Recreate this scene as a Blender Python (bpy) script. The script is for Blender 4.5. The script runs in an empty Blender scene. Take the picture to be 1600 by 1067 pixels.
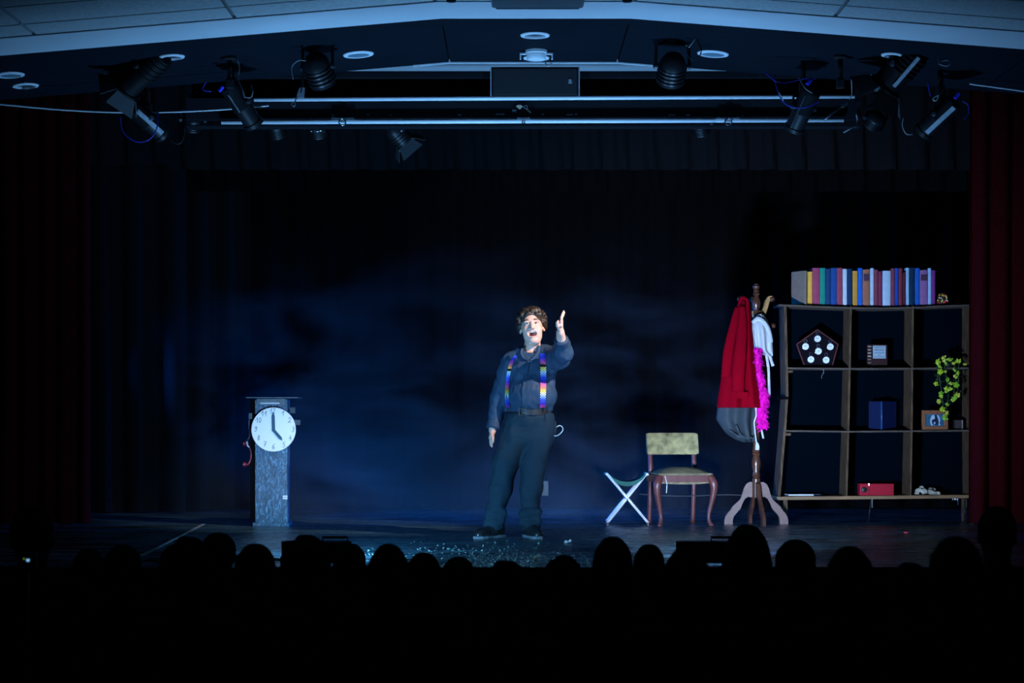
import bpy, bmesh, math, random
import numpy as np
from mathutils import Vector, Matrix
from mathutils.bvhtree import BVHTree

random.seed(7)
rng = np.random.default_rng(7)
scene = bpy.context.scene
C = scene.collection
PI = math.pi

# ------------------------------------------------------------------ camera
# stage floor is z = 0, camera looks along +Y from the hall, eye 0.9 m above the stage floor
F, HOR, CZ = 2828.0, 652.0, 0.9
cam_data = bpy.data.cameras.new('camera')
cam = bpy.data.objects.new('camera', cam_data)
C.objects.link(cam)
cam.location = (0, 0, CZ)
cam.rotation_euler = (PI / 2, 0, 0)
cam_data.sensor_width = 36
cam_data.lens = F / 1600 * 36
cam_data.shift_y = (HOR - 533.5) / 1600
cam_data.clip_end = 100
cam_data.dof.use_dof = True
cam_data.dof.focus_distance = 13.9
cam_data.dof.aperture_fstop = 3.2
scene.camera = cam

# ------------------------------------------------------------------ world, lights, exposure
world = bpy.data.worlds.new('world')
scene.world = world
world.use_nodes = True
world.node_tree.nodes['Background'].inputs[0].default_value = (0.02, 0.05, 0.10, 1)
world.node_tree.nodes['Background'].inputs[1].default_value = 0.012
vs = scene.view_settings
vs.view_transform = 'Standard'
vs.look = 'None'
vs.gamma = 1
vs.exposure = 0.0
vs.use_curve_mapping = False
scene.cycles.max_bounces = 5
scene.cycles.volume_bounces = 0
scene.cycles.volume_step_rate = 2.0
scene.cycles.use_denoising = True


def aim(o, target):
    d = Vector(target) - o.location
    o.rotation_euler = d.to_track_quat('-Z', 'Y').to_euler()


def spot(name, loc, target, energy, color, angle, blend=0.5, radius=0.06):
    l = bpy.data.lights.new(name, 'SPOT')
    l.energy = energy
    l.color = color
    l.spot_size = math.radians(angle)
    l.spot_blend = blend
    l.shadow_soft_size = radius
    o = bpy.data.objects.new(name, l)
    C.objects.link(o)
    o.location = loc
    aim(o, target)
    return o


def area(name, loc, target, energy, color, sx, sy, spread=180):
    l = bpy.data.lights.new(name, 'AREA')
    l.shape = 'RECTANGLE'
    l.size, l.size_y = sx, sy
    l.energy = energy
    l.color = color
    l.spread = math.radians(spread)
    o = bpy.data.objects.new(name, l)
    C.objects.link(o)
    o.location = loc
    aim(o, target)
    return o


# two flood lamps on the stage edge, aimed upstage and up (their cases are built below)
LX, RX, LY = -1.18, 1.16, 11.06
area('flood_light_cool', (LX, LY, 0.165), (-0.9, 15.0, 0.36), 42, (0.17, 0.55, 1.0), 0.30, 0.10, 95)
area('flood_light_white', (RX, LY, 0.15), (1.95, 15.4, 0.95), 66, (0.46, 0.64, 1.0), 0.28, 0.10, 68)
spot('flood_beam_cool', (LX + .1, LY, 0.10), (-2.0, 15.0, 0.62), 300, (0.48, 0.62, 1.0), 17, 0.8, 0.05)
# the same floods spill upwards on the ceilings
spot('flood_spill_cool', (LX, LY, 0.16), (-1.25, 12.6, 3.3), 400, (0.18, 0.50, 1.0), 120, 1.0, 0.1)
spot('flood_spill_white', (RX, LY, 0.16), (1.35, 12.6, 3.3), 400, (0.18, 0.49, 1.0), 120, 1.0, 0.1)
# the slim lamp at the right end of the rails is on, aimed at the singer's upper body
spot('follow_spot', (1.84, 11.99, 2.76), (0.16, 13.48, 1.42), 610, (1.0, 0.90, 0.90), 27, 0.85, 0.03)
# the slim lamp at the left end of the rails gives a cool pool on the stage apron
spot('apron_spot', (-1.66, 11.98, 2.78), (-0.15, 11.35, 0.0), 75, (0.22, 0.62, 1.0), 34, 1.0, 0.04)
# unseen blue lamps added inside the wings to light the haze
spot('blue_wash_left', (-4.9, 16.5, 1.5), (0.0, 16.35, 1.0), 1500, (0.0, 0.17, 1.0), 46, 0.9, 0.1)
spot('blue_wash_right', (5.0, 16.5, 1.5), (-0.3, 16.35, 1.0), 1400, (0.0, 0.18, 1.0), 46, 0.9, 0.1)

# ------------------------------------------------------------------ helpers
def X(px, Y):
    return (px - 800.0) * Y / F


def Z(py, Y):
    return CZ + (HOR - py) * Y / F


def P(px, py, Y):
    return Vector((X(px, Y), Y, Z(py, Y)))


def mat(name, col, rough=0.6, metal=0.0, spec=0.5, noise=0.0, nscale=20.0, bump=0.0, bscale=60.0,
        stretch=(1, 1, 1), sheen=0.0, emit=None, estr=0.0, coat=0.0, col2=None, alpha=1.0):
    m = bpy.data.materials.new(name)
    m.use_nodes = True
    nt = m.node_tree
    b = nt.nodes['Principled BSDF']
    b.inputs['Base Color'].default_value = (*col, 1)
    b.inputs['Roughness'].default_value = rough
    b.inputs['Metallic'].default_value = metal
    b.inputs['Specular IOR Level'].default_value = spec
    b.inputs['Sheen Weight'].default_value = sheen
    b.inputs['Coat Weight'].default_value = coat
    if emit:
        b.inputs['Emission Color'].default_value = (*emit, 1)
        b.inputs['Emission Strength'].default_value = estr
    if noise or bump:
        tc = nt.nodes.new('ShaderNodeTexCoord')
        mp = nt.nodes.new('ShaderNodeMapping')
        mp.inputs['Scale'].default_value = stretch
        nt.links.new(tc.outputs['Object'], mp.inputs[0])
    if noise:
        n = nt.nodes.new('ShaderNodeTexNoise')
        n.inputs['Scale'].default_value = nscale
        n.inputs['Detail'].default_value = 5
        nt.links.new(mp.outputs[0], n.inputs['Vector'])
        r = nt.nodes.new('ShaderNodeValToRGB')
        r.color_ramp.elements[0].position = 0.3
        r.color_ramp.elements[1].position = 0.7
        c2 = col2 if col2 else tuple(c * (1 - noise) for c in col)
        r.color_ramp.elements[0].color = (*c2, 1)
        r.color_ramp.elements[1].color = (*col, 1)
        nt.links.new(n.outputs['Fac'], r.inputs[0])
        nt.links.new(r.outputs[0], b.inputs['Base Color'])
    if bump:
        n2 = nt.nodes.new('ShaderNodeTexNoise')
        n2.inputs['Scale'].default_value = bscale
        n2.inputs['Detail'].default_value = 4
        nt.links.new(mp.outputs[0], n2.inputs['Vector'])
        bp = nt.nodes.new('ShaderNodeBump')
        bp.inputs['Strength'].default_value = bump
        bp.inputs['Distance'].default_value = 0.01
        nt.links.new(n2.outputs['Fac'], bp.inputs['Height'])
        nt.links.new(bp.outputs[0], b.inputs['Normal'])
    return m


def wl(o):
    v = Vector((0, 0, 0))
    while o is not None:
        v += o.location
        o = o.parent
    return v


class MB:
    """collects geometry in world coordinates, links it as one mesh object"""

    def __init__(s, M=None):
        s.v, s.f, s.uv = [], [], []
        s.M = M

    def add(s, vs_, fs_):
        o = len(s.v)
        for p in vs_:
            p = Vector(p)
            s.v.append(s.M @ p if s.M is not None else p)
        for f in fs_:
            s.f.append([i + o for i in f])
        return s

    def box(s, c, d, R=None, bev=0.0):
        c = Vector(c)
        hx, hy, hz = d[0] / 2, d[1] / 2, d[2] / 2
        if bev <= 0:
            vs_ = [Vector((x, y, z)) for x in (-hx, hx) for y in (-hy, hy) for z in (-hz, hz)]
            fs_ = [(0, 1, 3, 2), (4, 6, 7, 5), (0, 4, 5, 1), (2, 3, 7, 6), (0, 2, 6, 4), (1, 5, 7, 3)]
        else:
            bm = bmesh.new()
            bmesh.ops.create_cube(bm, size=1)
            for v in bm.verts:
                v.co = Vector((v.co.x * d[0], v.co.y * d[1], v.co.z * d[2]))
            bmesh.ops.bevel(bm, geom=bm.edges[:], offset=min(bev, hx * .9, hy * .9, hz * .9), segments=2,
                            affect='EDGES', profile=0.6)
            bm.verts.index_update()
            vs_ = [v.co.copy() for v in bm.verts]
            fs_ = [[v.index for v in f.verts] for f in bm.faces]
            bm.free()
        if R is not None:
            vs_ = [R @ v for v in vs_]
        return s.add([c + v for v in vs_], fs_)

    def tube(s, path, r, n=8, closed=False, flat=1.0, up=None):
        path = [Vector(p) for p in path]
        m = len(path)
        rs = r if isinstance(r, (list, tuple)) else [r] * m
        vs_, fs_ = [], []
        ref = Vector(up) if up else None
        prev = None
        for i, p in enumerate(path):
            if closed:
                t = (path[(i + 1) % m] - path[i - 1])
            else:
                t = path[min(i + 1, m - 1)] - path[max(i - 1, 0)]
            if t.length < 1e-9:
                t = Vector((0, 0, 1))
            t.normalize()
            if prev is None:
                a = ref if ref else (Vector((0, 0, 1)) if abs(t.z) < 0.9 else Vector((1, 0, 0)))
            else:
                a = prev
            u = a - t * a.dot(t)
            if u.length < 1e-6:
                u = t.orthogonal()
            u.normalize()
            prev = u
            w = t.cross(u)
            for k in range(n):
                an = 2 * PI * k / n
                vs_.append(p + (u * math.cos(an) + w * math.sin(an) * flat) * rs[i])
        for i in range(m if closed else m - 1):
            j = (i + 1) % m
            for k in range(n):
                k2 = (k + 1) % n
                fs_.append((i * n + k, i * n + k2, j * n + k2, j * n + k))
        if not closed:
            fs_.append(tuple(range(n - 1, -1, -1)))
            fs_.append(tuple((m - 1) * n + k for k in range(n)))
        return s.add(vs_, fs_)

    def lathe(s, prof, M=None, n=20, cap=True):
        """prof: (radius, height) along local z, placed with matrix M"""
        M = M or Matrix.Identity(4)
        vs_, fs_ = [], []
        for r, h in prof:
            for k in range(n):
                a = 2 * PI * k / n
                vs_.append(M @ Vector((max(r, 1e-4) * math.cos(a), max(r, 1e-4) * math.sin(a), h)))
        for i in range(len(prof) - 1):
            for k in range(n):
                k2 = (k + 1) % n
                fs_.append((i * n + k, i * n + k2, (i + 1) * n + k2, (i + 1) * n + k))
        if cap:
            fs_.append(tuple(range(n - 1, -1, -1)))
            fs_.append(tuple((len(prof) - 1) * n + k for k in range(n)))
        return s.add(vs_, fs_)

    def prism(s, poly, off):
        """poly: list of 3D points, extruded by vector off"""
        poly = [Vector(p) for p in poly]
        off = Vector(off)
        n = len(poly)
        vs_ = poly + [p + off for p in poly]
        fs_ = [tuple(range(n)), tuple(range(2 * n - 1, n - 1, -1))]
        for i in range(n):
            j = (i + 1) % n
            fs_.append((i, i + n, j + n, j))
        return s.add(vs_, fs_)

    def ring_loft(s, rings, cap=True, closed=True):
        n = len(rings[0])
        vs_, fs_ = [], []
        for r in rings:
            vs_ += list(r)
        for i in range(len(rings) - 1):
            for k in range(n if closed else n - 1):
                k2 = (k + 1) % n
                fs_.append((i * n + k, i * n + k2, (i + 1) * n + k2, (i + 1) * n + k))
        if cap and closed:
            fs_.append(tuple(range(n - 1, -1, -1)))
            fs_.append(tuple((len(rings) - 1) * n + k for k in range(n)))
        return s.add(vs_, fs_)

    def ellipsoid(s, c, r, R=None, nu=14, nv=9):
        c = Vector(c)
        vs_, fs_ = [], []
        for j in range(nv + 1):
            th = PI * j / nv
            for i in range(nu):
                ph = 2 * PI * i / nu
                st = max(math.sin(th), 1e-3)
                v = Vector((r[0] * st * math.cos(ph), r[1] * st * math.sin(ph), r[2] * math.cos(th)))
                vs_.append(c + (R @ v if R is not None else v))
        for j in range(nv):
            for i in range(nu):
                i2 = (i + 1) % nu
                fs_.append((j * nu + i, (j + 1) * nu + i, (j + 1) * nu + i2, j * nu + i2))
        return s.add(vs_, fs_)

    def build(s, name, m, parent=None, loc=None, smooth=False, kind=None, label=None):
        base = wl(parent) if parent is not None else Vector((0, 0, 0))
        if loc is not None:
            base = base + Vector(loc) if parent is not None else Vector(loc)
        me = bpy.data.meshes.new(name)
        me.from_pydata([tuple(v - base) for v in s.v], [], [tuple(f) for f in s.f])
        bm = bmesh.new()
        bm.from_mesh(me)
        bmesh.ops.recalc_face_normals(bm, faces=bm.faces[:])
        bm.to_mesh(me)
        bm.free()
        if smooth:
            me.polygons.foreach_set('use_smooth', [True] * len(me.polygons))
        if m is not None:
            me.materials.append(m)
        o = bpy.data.objects.new(name, me)
        C.objects.link(o)
        if loc is not None:
            o.location = loc
        if parent is not None:
            o.parent = parent
        if kind:
            o['kind'] = kind
        if label:
            o['label'] = label
        if smooth == 'auto':
            me.set_sharp_from_angle(angle=math.radians(40))
        return o


def thing(name, loc, label, cat, group=None):
    o = bpy.data.objects.new(name, None)
    C.objects.link(o)
    o.location = loc
    o['label'] = label
    o['category'] = cat
    if group:
        o['group'] = group
    o.empty_display_size = 0.05
    return o


def tag(o, label, cat, group=None, kind=None):
    if label:
        o['label'] = label
    if cat:
        o['category'] = cat
    if group:
        o['group'] = group
    if kind:
        o['kind'] = kind
    return o


def struct(o):
    o['kind'] = 'structure'
    return o


def Mdir(loc, d, roll=0.0):
    """matrix whose local z runs along d"""
    q = Vector(d).normalized().to_track_quat('Z', 'Y')
    return Matrix.Translation(Vector(loc)) @ q.to_matrix().to_4x4() @ Matrix.Rotation(roll, 4, 'Z')


def smooth_path(pts, k=6):
    pts = [Vector(p) for p in pts]
    out = []
    n = len(pts)
    for i in range(n - 1):
        p0, p1, p2, p3 = pts[max(i - 1, 0)], pts[i], pts[i + 1], pts[min(i + 2, n - 1)]
        for j in range(k):
            t = j / k
            out.append(0.5 * ((2 * p1) + (-p0 + p2) * t + (2 * p0 - 5 * p1 + 4 * p2 - p3) * t * t
                              + (-p0 + 3 * p1 - 3 * p2 + p3) * t ** 3))
    out.append(pts[-1])
    return out


def text_mesh(body, size, M, name, m, parent, depth=0.0008):
    cu = bpy.data.curves.new(name, 'FONT')
    cu.body = body
    cu.size = size
    cu.align_x = 'CENTER'
    cu.align_y = 'CENTER'
    cu.extrude = depth
    cu.resolution_u = 2
    tmp = bpy.data.objects.new(name, cu)
    C.objects.link(tmp)
    dg = bpy.context.evaluated_depsgraph_get()
    me = bpy.data.meshes.new_from_object(tmp.evaluated_get(dg))
    bpy.data.objects.remove(tmp)
    base = wl(parent)
    me.transform(Matrix.Translation(-base) @ M)
    me.materials.clear()
    me.materials.append(m)
    o = bpy.data.objects.new(name, me)
    C.objects.link(o)
    o.parent = parent
    return o


# ---- signed distance fields -> one continuous surface (for bodies and cloth)
class SDF:
    def __init__(s, lo, hi, h):
        s.lo = np.array(lo, np.float32)
        s.h = h
        s.n = np.ceil((np.array(hi) - s.lo) / h).astype(int) + 1
        s.f = np.full(s.n, 1.0, np.float32)

    def _reg(s, lo, hi, pad):
        a = np.clip(np.floor((np.array(lo) - pad - s.lo) / s.h).astype(int), 0, s.n - 1)
        b = np.clip(np.ceil((np.array(hi) + pad - s.lo) / s.h).astype(int) + 1, 1, s.n)
        sl = tuple(slice(a[i], b[i]) for i in range(3))
        g = np.meshgrid(*[s.lo[i] + s.h * np.arange(a[i], b[i], dtype=np.float32) for i in range(3)], indexing='ij')
        return sl, np.stack(g, -1)

    def _mix(s, sl, d, k, op):
        f = s.f[sl]
        if op == 'sub':
            d = -d
            hh = np.clip(0.5 - 0.5 * (f - d) / max(k, 1e-6), 0, 1)
            s.f[sl] = f * (1 - hh) + d * hh + k * hh * (1 - hh)
        else:
            hh = np.clip(0.5 + 0.5 * (f - d) / max(k, 1e-6), 0, 1)
            s.f[sl] = f * (1 - hh) + d * hh - k * hh * (1 - hh)

    def cap(s, a, b, ra, rb, k=0.02, op='add', flat=None):
        a, b = np.array(a, np.float32), np.array(b, np.float32)
        r = max(ra, rb)
        sl, p = s._reg(np.minimum(a, b) - r, np.maximum(a, b) + r, k + 4 * s.h + 0.02)
        ab = b - a
        t = np.clip(((p - a) @ ab) / max(ab @ ab, 1e-9), 0, 1)
        q = p - a - t[..., None] * ab
        if flat is not None:        # squash along an axis
            ax, fac = np.array(flat[0], np.float32), flat[1]
            ax = ax / np.linalg.norm(ax)
            q = q + ((q @ ax) * (1 / fac - 1))[..., None] * ax
        d = np.linalg.norm(q, axis=-1) - (ra + (rb - ra) * t)
        s._mix(sl, d.astype(np.float32), k, op)
        return s

    def chain(s, pts, rs, k=0.02, **kw):
        for i in range(len(pts) - 1):
            s.cap(pts[i], pts[i + 1], rs[i], rs[i + 1], k, **kw)
        return s

    def ell(s, c, r, R=None, k=0.02, op='add'):
        c, r = np.array(c, np.float32), np.array(r, np.float32)
        m = float(r.max())
        sl, p = s._reg(c - m, c + m, k + 4 * s.h + 0.02)
        q = p - c
        if R is not None:
            q = q @ np.array(R, np.float32)      # columns of R are the local axes
        k0 = np.linalg.norm(q / r, axis=-1)
        k1 = np.linalg.norm(q / (r * r), axis=-1)
        d = np.where(k1 > 1e-6, k0 * (k0 - 1) / np.maximum(k1, 1e-6), -float(r.min()))
        s._mix(sl, d.astype(np.float32), k, op)
        return s

    def grid(s):
        g = np.meshgrid(*[s.lo[i] + s.h * np.arange(s.n[i], dtype=np.float32) for i in range(3)], indexing='ij')
        return g

    def mesh(s):
        f = s.f
        f[0], f[-1], f[:, 0], f[:, -1], f[:, :, 0], f[:, :, -1] = [np.maximum(q, 0.01) for q in
                                                                   (f[0], f[-1], f[:, 0], f[:, -1], f[:, :, 0], f[:, :, -1])]
        ins = f < 0
        cs = [(a, b, c) for a in (0, 1) for b in (0, 1) for c in (0, 1)]
        n = np.array(f.shape) - 1
        cnt = np.zeros(n, np.int8)
        for a, b, c in cs:
            cnt += ins[a:a + n[0], b:b + n[1], c:c + n[2]]
        act = np.argwhere((cnt > 0) & (cnt < 8))
        idx = np.full(n, -1, np.int64)
        idx[tuple(act.T)] = np.arange(len(act))
        acc = np.zeros((len(act), 3), np.float64)
        num = np.zeros(len(act))
        for ca in cs:
            for ax in range(3):
                if ca[ax] == 0:
                    cb = list(ca)
                    cb[ax] = 1
                    fa = f[tuple((act + np.array(ca)).T)]
                    fb = f[tuple((act + np.array(cb)).T)]
                    cr = (fa < 0) != (fb < 0)
                    t = np.where(cr, fa / np.where(cr, fa - fb, 1), 0)
                    pt = np.repeat(np.array(ca, float)[None], len(act), 0)
                    pt[:, ax] += t
                    acc[cr] += pt[cr]
                    num += cr
        v = s.lo + s.h * (act + acc / num[:, None])
        quads = []
        for ax in range(3):
            o1, o2 = [(1, 2), (2, 0), (0, 1)][ax]
            sa = [slice(None)] * 3
            sb = [slice(None)] * 3
            sa[ax] = slice(0, -1)
            sb[ax] = slice(1, None)
            ia, ib = ins[tuple(sa)], ins[tuple(sb)]
            e = np.argwhere(ia != ib)
            ok = (e[:, o1] > 0) & (e[:, o2] > 0) & (e[:, o1] < n[o1]) & (e[:, o2] < n[o2])
            e = e[ok]
            d1 = np.zeros(3, int)
            d1[o1] = 1
            d2 = np.zeros(3, int)
            d2[o2] = 1
            q = np.stack([idx[tuple((e - d1 - d2).T)], idx[tuple((e - d2).T)], idx[tuple(e.T)], idx[tuple((e - d1).T)]], 1)
            fl = ~ia[tuple(e.T)]
            q[fl] = q[fl][:, ::-1]
            quads.append(q)
        q = np.concatenate(quads)
        q = q[(q >= 0).all(1)]
        return v, q

    def build(s, name, m, parent=None, loc=None, relax=1):
        v, q = s.mesh()
        # light Laplacian relaxation
        for _ in range(relax):
            a = np.zeros_like(v)
            c = np.zeros(len(v))
            for i in range(4):
                np.add.at(a, q[:, i], v[q[:, (i + 1) % 4]])
                np.add.at(a, q[:, (i + 1) % 4], v[q[:, i]])
                np.add.at(c, q[:, i], 1)
                np.add.at(c, q[:, (i + 1) % 4], 1)
            v = 0.5 * v + 0.5 * a / np.maximum(c, 1)[:, None]
        base = wl(parent) if parent is not None else Vector((0, 0, 0))
        if loc is not None:
            base = base + Vector(loc)
        me = bpy.data.meshes.new(name)
        me.from_pydata((v - np.array(base)).tolist(), [], q.tolist())
        me.polygons.foreach_set('use_smooth', [True] * len(me.polygons))
        me.materials.append(m)
        o = bpy.data.objects.new(name, me)
        C.objects.link(o)
        if loc is not None:
            o.location = loc
        if parent is not None:
            o.parent = parent
        return o


def vnoise(p, seed=0):
    """cheap smooth pseudo noise on arrays (...,3)"""
    r = np.random.default_rng(seed)
    out = np.zeros(p.shape[:-1], np.float32)
    for i in range(7):
        w = r.normal(size=3)
        ph = r.uniform(0, 6.28)
        out += np.sin(p @ w.astype(np.float32) + ph + 1.3 * np.sin(p @ r.normal(size=3).astype(np.float32) + ph))
    return out / 4


# ------------------------------------------------------------------ materials
M_ = {}
M_['black_cloth'] = mat('black_cloth', (0.0022, 0.0022, 0.0028), 0.95, spec=0.05)
M_['grey_cloth'] = mat('dark_grey_cloth', (0.006, 0.0065, 0.008), 0.95, spec=0.05)
M_['valance'] = mat('valance_cloth', (0.007, 0.0073, 0.009), 0.95, spec=0.05)
M_['red_velvet'] = mat('red_velvet', (0.05, 0.0018, 0.0038), 0.9, spec=0.06, noise=0.5, nscale=90, bump=0.5, bscale=220, stretch=(1, 1, .25))
M_['plaster'] = mat('painted_plaster', (0.62, 0.64, 0.66), 0.8, noise=0.08, nscale=3)
M_['tile'] = mat('ceiling_tile', (0.55, 0.57, 0.57), 0.9, noise=0.25, nscale=45, bump=0.3, bscale=120)
M_['grid'] = mat('tile_grid', (0.16, 0.17, 0.18), 0.7)
M_['stage_ceiling'] = mat('stage_ceiling', (0.004, 0.008, 0.014), 0.8, spec=.08, noise=0.2, nscale=4)
M_['dark_trim'] = mat('dark_trim', (0.008, 0.009, 0.011), 0.7, spec=.1)
M_['beam'] = mat('beam_black', (0.010, 0.011, 0.015), 0.7, spec=.15, noise=0.3, nscale=5)
M_['white_rail'] = mat('white_enamel_rail', (0.92, 0.93, 0.95), 0.35)
M_['white_plastic'] = mat('white_plastic', (0.78, 0.8, 0.82), 0.45)
M_['black_metal'] = mat('black_metal', (0.010, 0.010, 0.012), 0.42, spec=0.4)
M_['black_matte'] = mat('black_matte_metal', (0.005, 0.005, 0.006), 0.6, spec=0.12)
M_['black_plastic'] = mat('black_plastic', (0.008, 0.008, 0.009), 0.5)
M_['gun_metal'] = mat('gun_metal', (0.10, 0.11, 0.13), 0.3, metal=0.8)
M_['chrome'] = mat('chrome', (0.8, 0.82, 0.85), 0.14, metal=1.0)
M_['steel'] = mat('steel', (0.6, 0.62, 0.66), 0.3, metal=1.0)
M_['alu'] = mat('aluminium_tube', (0.88, 0.9, 0.93), 0.35, metal=0.25)
M_['lens'] = mat('lens_glass', (0.02, 0.03, 0.05), 0.08, spec=0.8, coat=0.6)
M_['blue_cable'] = mat('blue_cable', (0.03, 0.03, 0.35), 0.5)
M_['grey_cable'] = mat('grey_cable', (0.30, 0.31, 0.32), 0.5)
M_['black_cable'] = mat('black_cable', (0.01, 0.01, 0.01), 0.6)
M_['white_cable'] = mat('white_cable', (0.65, 0.66, 0.66), 0.5)
M_['label_strip'] = mat('label_strip', (0.42, 0.46, 0.5), 0.5, noise=0.4, nscale=30)
M_['blue_plug'] = mat('blue_plug', (0.03, 0.05, 0.75), 0.4)
M_['grey_shield'] = mat('grey_barn_door', (0.05, 0.055, 0.06), 0.6)
M_['wood_old'] = mat('weathered_wood', (0.155, 0.098, 0.058), 0.85, spec=.15, noise=0.8, nscale=14, bump=0.4, bscale=40, stretch=(4, 4, .5))
M_['wood_board'] = mat('board_wood', (0.10, 0.075, 0.055), 0.8, noise=0.5, nscale=14, stretch=(.5, 4, 4))
M_['wood_base'] = mat('warm_board_wood', (0.30, 0.17, 0.075), 0.65, noise=0.45, nscale=12, stretch=(.4, 4, 4))
M_['mahogany'] = mat('mahogany', (0.13, 0.035, 0.03), 0.42, noise=0.4, nscale=18, stretch=(2, 2, .5))
M_['walnut'] = mat('turned_walnut', (0.095, 0.036, 0.02), 0.28, noise=0.4, nscale=18, stretch=(2, 2, .5), coat=0.4)
M_['raw_wood'] = mat('pale_cut_wood', (0.21, 0.135, 0.115), 0.7, noise=0.2, nscale=20, stretch=(1, 1, 3))
M_['light_wood'] = mat('light_varnished_wood', (0.42, 0.22, 0.08), 0.45, noise=0.3, nscale=20)


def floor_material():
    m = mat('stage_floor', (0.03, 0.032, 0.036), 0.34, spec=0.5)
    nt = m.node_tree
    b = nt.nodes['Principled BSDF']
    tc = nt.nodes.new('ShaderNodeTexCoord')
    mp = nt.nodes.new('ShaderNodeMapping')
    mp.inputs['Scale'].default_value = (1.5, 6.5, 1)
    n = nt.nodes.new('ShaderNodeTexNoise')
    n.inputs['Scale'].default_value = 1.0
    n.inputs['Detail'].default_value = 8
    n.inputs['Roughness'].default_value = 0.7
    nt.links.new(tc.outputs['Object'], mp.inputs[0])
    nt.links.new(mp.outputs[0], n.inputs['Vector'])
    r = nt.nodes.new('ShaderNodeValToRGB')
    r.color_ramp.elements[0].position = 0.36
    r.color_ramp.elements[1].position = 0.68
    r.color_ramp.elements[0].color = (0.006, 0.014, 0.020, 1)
    r.color_ramp.elements[1].color = (0.085, 0.20, 0.26, 1)  # teal tint puts the blue stage light into the floor colour
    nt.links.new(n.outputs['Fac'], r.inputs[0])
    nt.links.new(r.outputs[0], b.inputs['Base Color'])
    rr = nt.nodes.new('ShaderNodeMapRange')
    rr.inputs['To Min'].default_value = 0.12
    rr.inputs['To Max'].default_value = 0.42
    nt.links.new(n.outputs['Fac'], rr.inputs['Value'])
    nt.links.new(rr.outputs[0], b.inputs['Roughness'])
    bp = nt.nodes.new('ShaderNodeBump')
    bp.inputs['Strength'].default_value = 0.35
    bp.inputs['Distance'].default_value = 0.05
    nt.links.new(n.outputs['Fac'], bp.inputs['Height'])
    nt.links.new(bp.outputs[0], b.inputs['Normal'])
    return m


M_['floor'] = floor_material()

# ------------------------------------------------------------------ stage shell
HALL_Z = -0.95
FRONT = 10.88
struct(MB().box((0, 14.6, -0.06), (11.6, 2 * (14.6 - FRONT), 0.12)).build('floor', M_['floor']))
struct(MB().box((0, FRONT + 0.05, (HALL_Z - 0.12) / 2), (11.6, 0.08, -HALL_Z - 0.12)).build('wall_stage_front', M_['dark_trim']))
struct(MB().box((0, 6.4, HALL_Z - 0.03), (11.6, 9.0, 0.06)).build('floor_hall', M_['dark_trim']))
struct(MB().box((0, FRONT - 0.012, -0.03), (11.6, 0.024, 0.06)).build('trim_1', M_['dark_trim']))
struct(MB().box((-5.75, 14.6, 1.6), (0.1, 7.4, 3.4)).build('wall_left', M_['dark_trim']))
struct(MB().box((5.75, 14.6, 1.6), (0.1, 7.4, 3.4)).build('wall_right', M_['dark_trim']))
struct(MB().box((0, 18.35, 1.9), (11.6, 0.1, 4.0)).build('wall_back', M_['dark_trim']))

XL, XR = X(690, 11), X(985, 11)
SL, SR = 58.0 / 690, 48.0 / 615
ZF = Z(27, 11.0)


def zc(x):
    if x < XL:
        return ZF - SL * (XL - x)
    if x > XR:
        return ZF - SR * (x - XR)
    return ZF


def slab(xs, y0, y1, t, name, m, dz=0.0, **kw):
    mb = MB()
    for a, b in zip(xs[:-1], xs[1:]):
        za, zb = zc(a) + dz, zc(b) + dz
        mb.add([(a, y0, za), (b, y0, zb), (b, y1, zb), (a, y1, za),
                (a, y0, za + t), (b, y0, zb + t), (b, y1, zb + t), (a, y1, za + t)],
               [(0, 1, 2, 3), (4, 7, 6, 5), (0, 4, 5, 1), (2, 6, 7, 3)]
               + ([(0, 3, 7, 4)] if a == xs[0] else []) + ([(1, 5, 6, 2)] if b == xs[-1] else []))
    return mb.build(name, m, **kw)


xs_all = [-5.7, XL, XR, 5.7]
# hall ceiling: plaster margin over the stage edge, then grid and tiles towards the audience
ceil = struct(slab(xs_all, 7.2, 10.56, 0.08, 'ceiling', M_['grid'], dz=0.012))
struct(slab(xs_all, 10.56, 11.0, 0.12, 'trim_2', M_['plaster'], dz=-0.008))
TW, TD = X(679, 10.5) - X(365, 10.5), 0.42
x_seams = [X(365, 10.5) + TW * i for i in range(-4, 9)]
rows = [10.55, 10.27]
while rows[-1] > 7.4:
    rows.append(rows[-1] - TD)
tile_mat = M_['tile']
for r0, r1 in zip(rows[:-1], rows[1:]):
    for a, b in zip(x_seams[:-1], x_seams[1:]):
        a, b = max(a, -5.6), min(b, 5.6)
        if b - a < 0.1:
            continue
        cuts = [a + 0.012] + [q for q in (XL, XR) if a + 0.1 < q < b - 0.1] + [b - 0.012]
        slab(cuts, r1 + 0.010, r0 - 0.010, 0.02, 'ceiling_tile', tile_mat, dz=-0.004, parent=ceil)

# stage ceiling boards behind the plaster margin
sc_ = struct(slab(xs_all, 11.0, 12.41, 0.10, 'ceiling_stage', M_['dark_trim'], dz=0.02))
pan = [-5.6, -3.2, X(690, 11) - 0.0, X(985, 11), 3.2, 5.6]
for a, b in zip(pan[:-1], pan[1:]):
    slab([a + 0.006, b - 0.006], 11.22, 12.40, 0.02, 'ceiling_panel', M_['stage_ceiling'], dz=0.0, parent=sc_)
slab(xs_all, 11.0, 11.2, 0.02, 'ceiling_panel', M_['stage_ceiling'], dz=-0.004, parent=sc_)
struct(slab([XL - .25, XL, XR, XR + .25], 12.385, 12.41, 0.03, 'trim_3', M_['plaster'], dz=-0.008))

struct(MB().box((0, 15.45, 3.87), (11.6, 5.7, 0.08)).build('ceiling_fly', M_['dark_trim']))
# pale lit wall seen through the gap above the beam
BY = 12.62
struct(MB().box((X(845, 13.1), 13.1, 3.35), (3.6, 0.06, 0.30)).build('wall_gap', M_['plaster']))
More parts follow.
